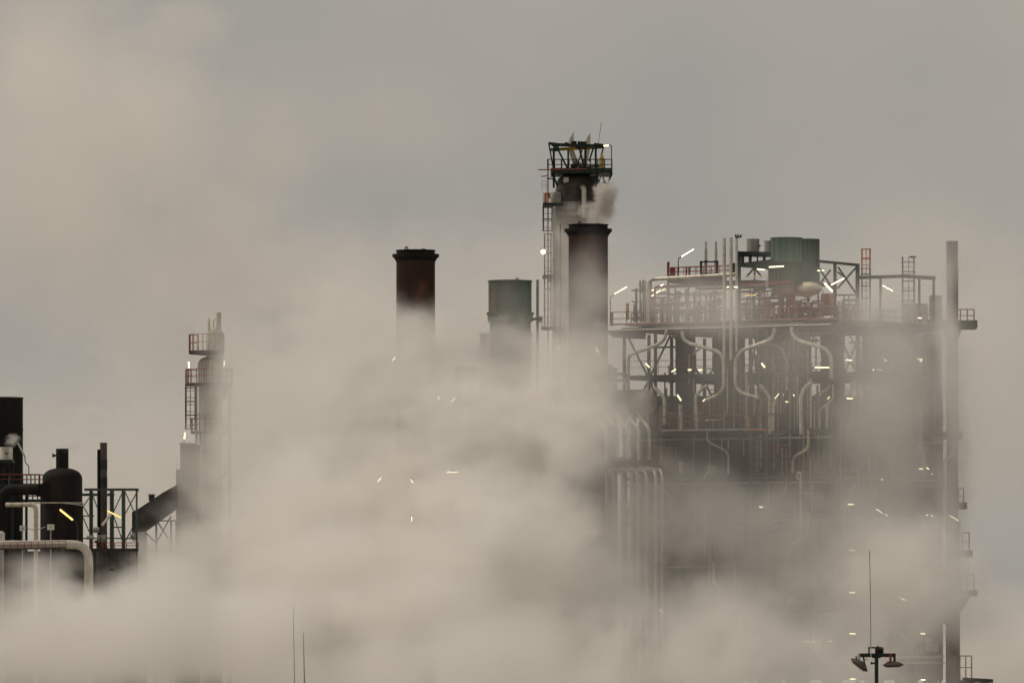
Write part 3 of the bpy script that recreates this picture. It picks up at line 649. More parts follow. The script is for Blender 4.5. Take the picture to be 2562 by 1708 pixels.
t.mesh('orange_cabinet', MB().box(P(2056, 788, yy - 2.5), P(2085, 736, yy - 1)), M['red'])
t.mesh('yellow_panel', MB().box(P(2074, 758, yy - 2.7), P(2086, 734, yy - 2.55)), M['orange'])
G4 = 'fan drums on the cooler house'
for xl, xr, yt, yb, y2, m, lab in ((1928, 2007, 595, 657, 4.5, 'drum', 'wider green fan drum, the left of the two big green ones'), (1990, 2050, 598.5, 654, 7.5, 'drum', 'narrower green fan drum tucked behind the right of the wider one'),
                                 (1868, 1900, 598, 634, 6.2, 'grey', 'small grey drum with a side handle above the dark platform'), (1912, 1941, 602.5, 636, 7.8, 'grey', 'small grey drum half hidden by the wide green drum')):
    t = Thing('fan_drum', lab, 'drum', P((xl + xr) / 2, yb, y2), G4)
    vcyl(t, 'drum', xl, xr, yt, yb, y2, M[m], rim=1)
    if m == 'drum':
        for n in range(7): 
            a = R(190 + n * 26); rr = (xr - xl) / 2 * K(y2) * 1.01; c = P((xl + xr) / 2, yb, y2)
            q = Vector((c.x + rr * math.cos(a), y2 + rr * math.sin(a), c.z)); t.bar('panel_seam', q, q + Vector((0, 0, (yb - yt - 4) * K(y2))), .05, .05, M['teal'])
    if xl == 1868: t.rod('side_handle', P(1899, 615, y2 - .3), P(1903, 615, y2 - .3), .08, M['dark']); t.mesh('skirt', MB().lathe([(.62, 0), (.5, .16)], P(1884, 636, y2), 20), M['grey'])
G5 = 'thin pale pipes below the cooler platform'
for n, (yt, x1, lab) in enumerate(((690.5, 1921, 'upper one of two thin pale pipes under the cooler platform'), (694.5, 1917, 'lower one of two thin pale pipes under the cooler platform'))):
    fpipe('service_pipe', lab, [(1862, yt + 1, 1.0), (x1, yt - 1, 1.0), (x1, 720, 1.0)], 2.2, 'jacket', fr=.08, group=G5)
# horizontal vessel end
t = Thing('horizontal_vessel', 'fat pale horizontal vessel with tapered end beside the bright lamp pair', 'vessel', Fp(2010, 806, -1))
p0, p1 = Fp(1945, 724, -2.2), Fp(2030, 722, -1.0); d = (p1 - p0).normalized()
t.mesh('shell', MB().tube([p0, p0 + d * .1, p1, p1 + d * .5, p1 + d * .95, p1 + d * 1.3], [.3, .58, .58, .5, .3, .08], 24), M['pale'])
for u in (.35, .72): q = p0.lerp(p1, u); t.mesh('band', MB().tube([q, q + d * .07], .61, 24), M['grey'])
t.mesh('belly', MB().lathe([(.02, -.5), (.32, -.42), (.42, 0)], Fp(2020, 731, -1.2), 18), M['pale'])
for px in (1985, 2022): t.bar('saddle', Fp(px, 806, -1.3), Fp(px, 736, -1.3), .18, .3, M['green'])
# orange and grey caged ladders, far roof beam
t = Thing('orange_ladder', 'orange caged ladder sticking up right of the sloping roof', 'ladder', P(2166, 800, 9))
zs = P(0, 672, 9).z
t.ladder(P(2157, 0, 9).x, P(2176, 0, 9).x, 9, zs, P(0, 621, 9).z, M['orange'], hoop=24 * K(9)); t.ladder(P(2157, 0, 9).x, P(2176, 0, 9).x, 9.02, P(0, 806, 9).z, zs - .02, M['dark'], hoop=30 * K(9))
t = Thing('grey_ladder', 'faint grey caged ladder above the far roof beam at right', 'ladder', P(2272, 800, 14))
t.ladder(P(2259, 0, 14).x, P(2286, 0, 14).x, 14, P(0, 800, 14).z, P(0, 642, 14).z, M['grey'], hoop=24 * K(14))
t.bar('ladder_cap', P(2276, 643, 14), P(2292, 643, 14), .14, .3, M['dark'])
t = Thing('far_gantry', 'faint gantry with a long thin roof beam between the two caged ladders', 'steel frame', P(2245, 806, 12))
t.mesh('roof_beam', MB().hex([P(2148, 699, 10), P(2262, 695, 12), P(2262, 695, 16), P(2148, 699, 14), P(2148, 690, 10), P(2262, 687, 12), P(2262, 687, 16), P(2148, 690, 14)]), M['green'])
t.mesh('roof_beam', MB().hex([P(2262, 695, 12), P(2341, 701, 15), P(2341, 701, 19), P(2262, 695, 16), P(2262, 687, 12), P(2341, 691, 15), P(2341, 691, 19), P(2262, 687, 16)]), M['green'])
for px in (2203, 2336, 2300): t.bar('gantry_post', P(px, 806, 13), P(px, 696, 13), .2, .2, M['green'])
t.mesh('side_cabin', MB().box(P(2330, 812, 13), P(2352, 742, 16)), M['grey'])
t.mesh('side_cabin', MB().box(P(2262, 812, 13.2), P(2318, 762, 15)), M['pale'])
# clutter on the top deck
rc = random.Random(21)
for n, (x0, x1, lab) in enumerate(((1585, 1622, 'valve cluster at the far left end of the top deck beside the yellow cabinet'), (1632, 1672, 'dense valve cluster under the three short lamps'), (1676, 1740, 'dense reddish pipe cluster left of the two chimneys'), (1744, 1806, 'dense reddish pipe cluster below the pair of small chimneys'),
                                   (1852, 1915, 'dense pipe cluster right of the dark green column'), (1918, 1984, 'dense pipe cluster below the wide green drum'), (1986, 2056, 'pipe cluster under the fat pale horizontal vessel'), (2092, 2150, 'pipe cluster behind the cross braced frame, lost in steam'))):
    t = Thing('pipe_cluster', lab, 'pipe cluster', Fp((x0 + x1) / 2, 806, -2), 'pipe clusters on the top deck')
    wN = int((x1 - x0) / 2.3)
    for i in range(wN):
        px = rc.uniform(x0, x1); dd = -rc.uniform(.2, 5.5); m = rc.choice(['jacket', 'pale', 'red', 'dark', 'brown', 'grey', 'teal', 'red', 'brown', 'dark'])
        yt = rc.uniform(716, 790) if n < 6 else rc.uniform(748, 790)
        u = rc.random()
        if u < .42: t.rod('riser', Fp(px, 806, dd), Fp(px, yt, dd), rc.uniform(.04, .13), M[m])
        elif u < .66: t.pipe('elbow_pipe', [Fp(px, 806, dd), Fp(px, yt, dd), Fp(min(x1, px + rc.uniform(12, 40)), yt - 1, dd)], rc.uniform(.05, .12), M[m], n=8)
        elif u < .82:
            yb = rc.uniform(yt + 8, 806); t.mesh('valve_body', MB().lathe([(.05, 0), (.2, .12), (.22, .3), (.1, .42), (.1, .6), (.25, .62), (.25, .68)], Fp(px, yb, dd), 10), M[m])
        else:
            w, h = rc.uniform(4, 15), rc.uniform(4, 16); q = Fp(px, yt, dd); t.mesh('cabinet', MB().box(q, q + Vector((w * .033, .4, -h * .033))), M[rc.choice(['white', 'brown', 'grey', 'red', 'dark'])])
    for i in range(3 + wN // 6):
        py = rc.uniform(722, 800) if n < 6 else rc.uniform(760, 800); t.rod('header_pipe', Fp(x0 - 4, py, -rc.uniform(.2, 4)), Fp(x1 + 4, py - 2, -rc.uniform(.2, 4)), rc.uniform(.04, .1), M[rc.choice(['red', 'brown', 'jacket', 'dark', 'teal'])])
for px, py, w, h, lab in ((1570, 800, 8, 41, 'tall yellow cabinet on the left end of the top deck'), (1872, 1069, 5.5, 24, 'small yellow post cabinet on the middle platform'), (2012, 755, 10, 6, 'small white plate below the pale horizontal vessel'), (2015, 788, 6, 5, 'tiny white plate on the deck edge below the pale vessel')):
    o = .2 if px < 1900 else 1; o = 2.2 if py > 1000 else o
    q = Fp(px - w / 2, py, o); t = Thing('cabinet', lab, 'cabinet', q)
    t.mesh('case', MB().box(q, q + Vector((w * K(q.y), .3, h * K(q.y)))), M['yellow' if h > 10 else 'white']); t.bar('lid', q + Vector((-.03, .15, h * K(q.y))), q + Vector((w * K(q.y) + .03, .15, h * K(q.y))), .05, .36, M['grey'])

# looping transfer pipes on the face
G6 = 'looping pale pipes on the face of the structure'
LP = [([(1668, 824), (1664, 848), (1646, 862), (1575, 888), (1572, 900), (1572, 1060)], 8.5, 'first pale loop from the left, bending out to the steamy left corner'),
      ([(1707, 828), (1709, 846), (1722, 858), (1800, 880), (1811, 900), (1811, 970), (1798, 988), (1764, 1002)], 9.5, 'big pale loop left of the middle, bulging right like a bracket'),
      ([(1939, 820), (1934, 842), (1924, 852), (1862, 874), (1850, 882), (1840, 900), (1840, 962), (1852, 982), (1900, 996)], 9.5, 'big pale loop right of the middle, bulging left like a bracket'),
      ([(1981, 818), (1981, 834), (1995, 851), (2066, 872), (2080, 892), (2080, 948)], 9.5, 'pale loop near the right corner, swinging right and down'),
      ([(1920, 860), (1950, 866), (1964, 886), (1968, 905), (1968, 976)], 6.5, 'thinner arched pipe inside the right loop', -1.2),
      ([(1732, 890), (1738, 880), (1752, 872)], 5, 'short faint arched pipe inside the left loop', -1.2),
      ([(1636, 968), (1648, 980), (1662, 994), (1662, 1062)], 10, 'short pale elbow pipe ending low at the left edge of the face'),
      ([(1770, 964), (1752, 975), (1740, 994), (1741, 1012), (1745, 1076)], 9, 'pale pipe bending left and down under the left loop'),
      ([(1903, 964), (1916, 980), (1926, 996), (1926, 1085)], 9.5, 'pale pipe bending right and down under the right loop'),
      ([(2032, 956), (2012, 970), (2003, 994), (2005, 1086)], 10, 'pale pipe bending left and down near the right corner'),
      ([(2076, 962), (2070, 974), (2036, 990)], 6, 'short slanting pipe near the right corner below the long lamp', -.5),
      ([(2079, 1000), (2070, 1012), (2069, 1072)], 7, 'short pale elbow pipe at the right corner'),
      ([(1945, 1000), (1935, 1012), (1933, 1078)], 9, 'pale banded pipe stub right of the middle platform'),
      ([(1703, 1012), (1703, 1074)], 10.5, 'pale banded pipe stub behind the left end of the middle railing'),
      ([(1820, 922), (1820, 1048), (1765, 1052)], 4, 'thin pale pipe with a foot elbow between the two big loops', .2),
      ([(1735, 945), (1735, 984)], 7, 'short yellowish pipe piece inside the left loop', -1.0),
      ([(1997, 1200), (1994, 1185), (2003, 1180), (2004, 1310)], 6, 'pale pipe with a hooked top low on the right part of the face')]
for e in LP: fpipe('loop_pipe', e[2], e[0], e[1], 'jacket', out=e[3] if len(e) > 3 else 1.0, fr=.9, joints=.85, group=G6)
# interior vessels and risers
G7 = 'dark vessels inside the structure'
for xl, xr, yt, yb, dd, lab in ((1692, 1738, 835, 1300, 6, 'dark vertical vessel behind the left big loop'), (1786, 1862, 838, 1420, 6, 'widest dark vertical vessel, between the two big loops'), (1893, 1958, 838, 1300, 7, 'dark vertical vessel behind the right big loop'), (1962, 2030, 838, 1420, 8, 'dark vertical vessel left of the corner loop'),
                              (2054, 2112, 838, 1420, 7, 'dark vertical vessel at the right corner behind the long lamp'), (2160, 2215, 850, 1600, 5, 'dark vertical vessel veiled in steam right of the corner'), (2235, 2300, 845, 1600, 5, 'dark vertical vessel behind the yellow scaffold rails'), (2305, 2350, 835, 1600, 3, 'dark vertical vessel next to the right chimney'), (1600, 1634, 985, 1500, 5, 'dark vertical vessel at the steamy left edge')):
    y2 = yf((xl + xr) / 2) + dd
    t = Thing('vertical_vessel', lab, 'vessel', G(P((xl + xr) / 2, 1600, y2)), G7)
    vcyl(t, 'shell', xl, xr, yt, yb, y2, M['dark'], dome=10, n=28); vcyl(t, 'skirt', xl + 3, xr - 3, yb, None, y2, M['brown'], n=24)
    for py in range(yt + 70, yb, 95): vcyl(t, 'ring', xl - 3, xr + 3, py, py + 4, y2, M['deck'], n=24)
t = Thing('riser_rack', 'rack of thin pale risers behind the green braced column', 'pipe rack', GP(SS[4], 2, 0))
rr = random.Random(3)
for i in range(130):
    px = rr.uniform(1600, 2340); y2 = yf(px) + rr.uniform(1.5, 10); a = rr.uniform(840, 1250); b = a + rr.uniform(40, 260)
    t.rod('riser', P(px, a, y2), P(px, b, y2), rr.uniform(.03, .09), M[rr.choice(['jacket', 'grey', 'pale', 'brown', 'jacket'])])
for i in range(64):
    px = rr.uniform(1600, 2200); y2 = yf(px) + rr.uniform(1, 9); py = rr.uniform(850, 1350); w = rr.uniform(40, 150)
    t.rod('header_pipe', P(px, py, y2), P(px + w, py - 1, y2), rr.uniform(.03, .12), M[rr.choice(['brown', 'red', 'dark', 'jacket', 'teal'])])
for px, a, b in ((1806, 1095, 1140), (1822, 1095, 1135), (1861, 1100, 1140), (1891, 1092, 1180), (1896, 1092, 1180), (1957, 1120, 1190), (1967, 1120, 1235), (1922, 1205, 1310)): t.rod('riser', Fp(px, a, -.4), Fp(px, b, -.4), .055, M['jacket'])
for px, a, b in ((1700, 842, 0), (1700, 848, 0), (1700, 853, 0)): pass
# dark casing panels of the heater behind the pipes
t = Thing('heater_casing', 'dark panelled heater casing deep inside the structure', 'casing', GP(SS[4], 9, 0))
pr = random.Random(9)
def panel(x0, x1, y0, y1, dd):
    q = [P(x, y, yf(x) + dd) for x, y in ((x0, y1), (x1, y1), (x1, y0), (x0, y0))]
    t.mesh('casing_panel', MB().prism(q, (0, .3, 0)), M[pr.choice(['dark', 'dark', 'brown', 'deck', 'soot'])])
for x0, x1 in ((1690, 1742), (1782, 1866), (1888, 2030), (2052, 2116), (2157, 2230), (2232, 2348)):
    n = max(1, round((x1 - x0) / 46))
    for i in range(n):
        a, b = x0 + (x1 - x0) * i / n, x0 + (x1 - x0) * (i + 1) / n - 2
        for y0, y1 in ((836, 884), (886, 930), (944, 984)):
            if pr.random() < .86: panel(a, b, y0, y1, 9 + pr.uniform(-.4, .4))
for i in range(8):
    a = 1632 + i * 91; q = [P(x, y, yf(x) + 11.5) for x, y in ((a, 1700), (a + 90.6, 1700), (a + 90.6, 992), (a, 992))]
    t.mesh('back_panel', MB().prism(q, (0, .3, 0)), M['dark'])
for i in range(16):
    a = 1636 + i * 45
    for j in range(12):
        if pr.random() < .9: panel(a, a + 43, 990 + j * 52, 1040 + j * 52, 9.5 + pr.uniform(-.5, .5))
# fittings on the two faces below the deck, level by level
rq = random.Random(77)
t = Thing('face_pipework', 'layered pipework, cabinets and small landings across the faces of the structure', 'pipework', GP(0, -.5, 0))
for n in range(2, len(LV)):
    z = Z(LV[n])
    t.rod('edge_pipe', GP(smax, -.35, z - .1), GP(0, -.35, z - .1), .07, M['brown' if n % 2 else 'teal']); t.rod('edge_pipe', GP(-.35, 0, z - .12), GP(-.35, dmax, z - .12), .07, M['brown' if n % 2 == 0 else 'pale'])
    t.bar('cable_tray', GP(smax, -.3, z - .5), GP(0, -.3, z - .5), .12, .4, M['grey']); t.bar('cable_tray', GP(-.3, 0, z - .6), GP(-.3, dmax, z - .6), .12, .4, M['grey'])
for i in range(95):
    face = rq.random() < .45; n = rq.randrange(2, len(LV)); z = Z(LV[n]) + .25
    u = rq.uniform(0, dmax if face else smax); o = -rq.uniform(.15, .7)
    g = (lambda du, dz, do=0: GP(o + do, u + du, z + dz)) if face else (lambda du, dz, do=0: GP(u + du, o + do, z + dz))
    k_ = rq.random()
    if k_ < .36: t.rod('riser', g(0, 0), g(0, rq.uniform(1.2, 5)), rq.uniform(.04, .13), M[rq.choice(['jacket', 'pale', 'brown', 'grey', 'teal'])])
    elif k_ < .6:
        h, dx = rq.uniform(.7, 1.9), rq.choice([-1, 1]) * rq.uniform(.6, 2.2); t.pipe('elbow_pipe', [g(0, 0), g(0, h), g(dx, h + abs(dx) * .45), g(dx, 3.6)], rq.uniform(.06, .13), M[rq.choice(['jacket', 'pale', 'brown'])], fr=.5, n=8)
    elif k_ < .8:
        w, h = rq.uniform(.3, .9), rq.uniform(.4, 1.3); t.bar('cabinet', g(0, .1), g(0, .1 + h), w, .35, M[rq.choice(['grey', 'white', 'brown', 'lining'])])
    else:
        t.bar('landing', g(-1, 1.2, -.4), g(1, 1.2, -.4), .1, .9, M['deck']); t.rail([g(-1, 1.25, -.8), g(1, 1.25, -.8)], M['red'], h=1.1, step=1.0, r=.035)
# middle platform with red railing and green braced column
t = Thing('middle_platform', 'middle platform with red railing standing on the green braced column', 'platform', Fp(1897, 1600, 1.5))
q = [Fp(1650, 1080, .2), Fp(1650, 1080, 2.2), Fp(1876, 1078, 2.4), Fp(1918, 1076, 1.4), Fp(1918, 1076, .2)]
t.mesh('deck', MB().prism(q, (0, 0, .2)), M['deck'])
t.rail([Fp(1650, 1074, 2.1), Fp(1876, 1071, 2.3), Fp(1917, 1069, 1.4)], M['red'], h=1.1, step=.95, r=.035)
t.bar('edge_beam', Fp(1655, 1076, 2.3), Fp(1876, 1073.5, 2.5), .14, .1, M['grey']); t.bar('edge_beam', Fp(1876, 1073.5, 2.5), Fp(1919, 1075, 1.5), .16, .1, M['orange'])
for px, o in ((1877, 2.2), (1917, 1.3)): t.bar('column', Fp(px, 1076, o), G(Fp(px, 1600, o)), .19, .19, M['teal'])
for a in (1098, 1185, 1285, 1380): t.bar('tie', Fp(1877, a, 2.2), Fp(1917, a - 1, 1.3), .2, .12, M['teal'])
for a, b in (((1879, 1125), (1912, 1090)), ((1879, 1280), (1915, 1195))): t.bar('brace', Fp(*a, 2.1), Fp(*b, 1.3), .12, .12, M['green'])
# low white domes on a lower floor
for px, w, lab in ((1846, 18, 'left low white dome cover on a lower floor of the structure'), (1912, 18, 'middle low white dome cover behind the green braced column'), (1933, 24, 'right low white dome cover beside the green braced column')):
    q = Fp(px, 1322, -.6); single('dome_cover', MB().lathe([(w * .5 * .033, 0), (w * .42 * .033, .12), (w * .2 * .033, .21), (.02, .24)], q, 18), M['white'], lab, 'cover', q, 'low dome covers')
# pipe bundle in the steam
G8 = 'bundle of eight tall pipes in the steam'
names = ['first', 'second', 'third', 'fourth', 'fifth', 'sixth', 'seventh', 'eighth']
for n, px in enumerate((1517, 1536, 1558, 1580, 1596, 1618, 1641, 1657)):
    y2 = 4 - n * .5; w = 8.6 if n < 7 else 6.5; yt = 1186 - 1.5 * n
    t = Thing('downcomer_pipe', f'{names[n]} from the left in the bundle of tall pale pipes bending over at the top', 'pipe', G(P(px, 1600, y2)), G8)
    t.pipe('pipe', [G(P(px, 1600, y2)), P(px, yt, y2), P(px - 42, yt - 8, y2 + 5)], w / 2 * K(y2), M['jacket'], fr=1.0, n=12)
    for py in (1222, 1330, 1440): t.rod('jacket_band', P(px, py, y2), P(px, py + 2, y2), w * .56 * K(y2), M['grey'])
t = Thing('pipe_gallery', 'wide pipe gallery bending over behind the bundle of tall pipes', 'pipe gallery', G(P(1500, 1600, 9)))
for i, py in enumerate((1150, 1160, 1170)): t.pipe('gallery_pipe', [P(1420, py, 10 + i), P(1590, py + 2, 9 + i), P(1668, py + 22, 9 + i), G(P(1672, 1600, 9 + i))], .3, M['brown'], fr=1.6)
for px in (1480, 1566, 1640): t.bar('leg', P(px, 1170, 11), G(P(px, 1600, 11)), .25, .25, M['dark'])
for i in range(5):
    px = 1487 + i * 27
    fpn = Thing('slanting_pipe', f'{names[i]} from the left of five short slanting pale pipes in the steam', 'pipe', P(px + 10, 1050, 3), 'five slanting pipes')
    fpn.pipe('pipe', [P(px, 1035, 4), P(px + 26, 1068, 2), P(px + 30, 1078, 2), P(px + 30, 1150, 2)], .14, M['jacket'], fr=.3)
t = Thing('bullet_tank', 'pale round ended horizontal tank fading into steam left of the face', 'tank', P(1570, 1045, 12))
p0, p1 = P(1440, 1010, 14), P(1612, 1008, 9); d = (p1 - p0).normalized()
t.mesh('shell', MB().tube([p0] + [p1 + d * (1.1 * math.sin(R(a))) for a in range(0, 91, 15)], [1.15] + [1.15 * max(math.cos(R(a)), .03) for a in range(0, 91, 15)], 28), M['lining'])
for px in (1470, 1585): t.bar('saddle', P(px, 1010, 12), G(P(px, 1600, 12)), .5, .5, M['dark'])
t = Thing('round_platform', 'faint stacked round platforms beside the second brown stack', 'platform', G(P(1500, 1600, 8)))
for px, py, w in ((1480, 920, 110), (1530, 940, 80), (1545, 955, 60)): t.mesh('round_deck', MB().lathe([(w * .5 * .033, 0), (w * .5 * .033, .25)], P(px, py, 10), 28), M['grey'])
t.rod('post', P(1530, 920, 10), G(P(1530, 1600, 10)), .5, M['grey'])
# yellow scaffold rails on the side face
for a, lab in (((2226, 942, 2276, 976), 'upper pale yellow scaffold railing on the right face of the structure'), ((2230, 1120, 2276, 1152), 'lower pale yellow scaffold railing on the right face of the structure')):
    t = Thing('scaffold_rail', lab, 'railing', Fp(a[0], a[3], .8))
    for px in (a[0], (a[0] + a[2]) / 2, a[2]): t.rod('post', Fp(px, a[3], .8), Fp(px, a[1], .8), .06, M['orange'])
    for py in (a[1], (a[1] + a[3]) / 2, a[3]): t.rod('rail', Fp(a[0], py, .8), Fp(a[2], py, .8), .05, M['orange'])
t = Thing('monorail', 'dull yellow monorail beam under the deck on the right face', 'beam', Fp(2240, 876, .4))
for a, b, py in ((2202, 2216, 877), (2230, 2276, 877)): t.bar('monorail_beam', Fp(a, py, .4), Fp(b, py, .4), .2, .2, M['orange'])
# right chimney with platforms
y = 17; k = K(y)
t = Thing('platform_chimney', 'tall slender grey brown chimney with railed platforms at the right', 'chimney', G(P(2382, 1600, y)))
vcyl(t, 'flue', 2367.5, 2397, 603.5, 669, y, M['brown'], rim=1, n=28)
for a, b in ((670, 860), (882, 1080), (1081, 1300)): vcyl(t, 'flue', 2368, 2397.5, a, b, y, M['brown'], n=28)
vcyl(t, 'flue', 2370, 2397, 860, 882, y, M['pale'], n=28); vcyl(t, 'lower_flue', 2366, 2402, 1300, None, y, M['brown'], n=28)
t.mesh('flare', MB().lathe([(16 * k, 0), (20 * k, 8 * k), (25 * k, 26 * k), (26 * k, 34 * k)], P(2382, 845, y), 24), M['dark'])
def plat(x0, x1, py, h):
    t.mesh('deck', MB().box(P(x0, py + 14, y - 2), P(x1, py, y + 2)), M['deck'])
    t.rail([P(x0 + 1, py, y - 1.9), P(x1 - 1, py, y - 1.9), P(x1 - 1, py, y + 1.9)], M['red'], h=h * k, step=.55, r=.05)
plat(2300, 2438, 806, 32); plat(2340, 2400, 1082, 40); plat(2384, 2412, 1258, 36); plat(2372, 2426, 1378, 46); plat(2352, 2438, 1476, 40); plat(2386, 2432, 1700, 60)
t.mesh('gusset', MB().prism([P(2397, 1492, y), P(2428, 1492, y), P(2397, 1540, y)], (0, .3, 0)), M['dark'])
t.mesh('side_house', MB().box(P(2360, 1560, y - 2.5), P(2398, 1420, y - 1.6)), M['brown'])
t = Thing('lower_house', 'grey flat roofed platform house at the bottom right behind the mast', 'building', G(P(2450, 1600, 10)))
t.mesh('wall_block', MB().box((P(2418, 0, 10).x, 10, 0), (P(2476, 0, 10).x, 14, P(0, 1706, 10).z)), M['lining'])
t.bar('roof_slab', P(2412, 1698, 12), P(2480, 1702, 12), .3, 5, M['deck'])
# things half lost in steam at the bottom middle
t = Thing('lower_ducts', 'faint upright duct with elbow low in the steam at the bottom middle', 'duct', G(P(1530, 1700, 2)))
t.pipe('duct', [G(P(1528, 1700, 2)), P(1528, 1586, 2), P(1590, 1584, 4)], .26, M['jacket'], fr=.4)
for px in (1622, 1632, 1642): t.rod('riser', G(P(px, 1700, 3)), P(px, 1540, 3), .09, M['jacket'])
t.rod('riser', G(P(1686, 1700, 2)), P(1686, 1600, 2), .12, M['pale'])
for px, py, w, h in ((1667, 1622, 7, 7), (1658, 1627, 5, 4), (1646, 1630, 5, 8), (1660, 1648, 9, 3)):
    q = P(px, py, 1); t.mesh('instrument_box', MB().box(q, q + Vector((w * .033, .2, h * .033))), M['white'])
for py, a, b in ((1664, 1400, 1660), (1682, 1380, 1640), (1652, 1570, 1700)): t.bar('pipe_tray', P(a, py, 3), P(b, py - 2, 3), .14, .8, M['deck'])

# ------------------------------------------------------------------ strip lamps of the structure
G9 = 'strip lamps on the top deck'; G10 = 'strip lamps on the face of the structure'; G11 = 'faint lamps in the steam'
def fl_(a, b, lab, m='lit', w=3.4, out=1.2, post=None, g=G10):
    y = yf(min((a[0] + b[0]) / 2, 2400)) - out
    if m == 'lit' and (a[1] > 1100 or a[0] > 2100): m = 'lit_strong'
    return strip(a, b, y, lab, m, w, post=post, group=g)
fl_((1536, 736), (1569, 717), 'long lit tube lamp on a post at the left end of the top deck', 'lit_white', 3.2, post=[(1536, 736), (1528, 743), (1527, 750), (1527, 802)], g=G9)
fl_((1705, 642), (1736, 623), 'highest long lit tube lamp, on a post above the red railing', 'lit_white', 3.4, post=[(1705, 642), (1698, 646), (1697, 652), (1697, 692)], g=G9)
for a, b, lab, m, w in (((1652, 715), (1660, 711), 'short lit lamp highest of the small group under the overhead pipe', 'lit_white', 4), ((1630, 727), (1636, 724), 'short lit lamp just right of the elbow pipe, upper one', 'lit_white', 3.4), ((1642, 733), (1653, 726), 'lit lamp in the middle of the small group under the overhead pipe', 'lit_white', 4.4),
                      ((1656, 727), (1664, 722), 'thin lit lamp at the right of the small group under the overhead pipe', 'lit', 2), ((1630, 741), (1636, 737), 'short lit lamp just right of the elbow pipe, lower one', 'lit_white', 3.4), ((1818, 719), (1824, 717.5), 'tiny lit lamp between the two plain vents', 'lit_white', 4),
                      ((1836, 718), (1846, 718), 'short lit lamp at the foot of the dark green column', 'lit_white', 3.6), ((1924, 668), (1961, 666), 'long level lit lamp below the wide green drum', 'lit_white', 4.4), ((1894, 673), (1914, 675), 'shorter level lit lamp left of the long one below the drums', 'lit_white', 3.4),
                      ((2045, 677), (2052, 677), 'tiny lit lamp left of the braces of the cooler frame', 'lit_white', 3.4), ((2056, 677), (2062, 676), 'tiny lit lamp on the braces of the cooler frame', 'lit_white', 3), ((2079, 713), (2112, 696), 'long slanting lit lamp over the cross braced frame', 'lit_white', 4),
                      ((2063, 708), (2083, 729), 'bright stubby lit lamp slanting the other way at the end of the pale vessel', 'lit_white', 6.5), ((1864, 740), (1892, 738), 'dim thin strip lamp right of the dark green column', 'lit_amber', 1.6), ((2208, 714), (2234, 728), 'thin lit lamp slanting down right under the far roof beam', 'lit', 2.6)):
    fl_(a, b, lab, m, w, g=G9, out=1.6)
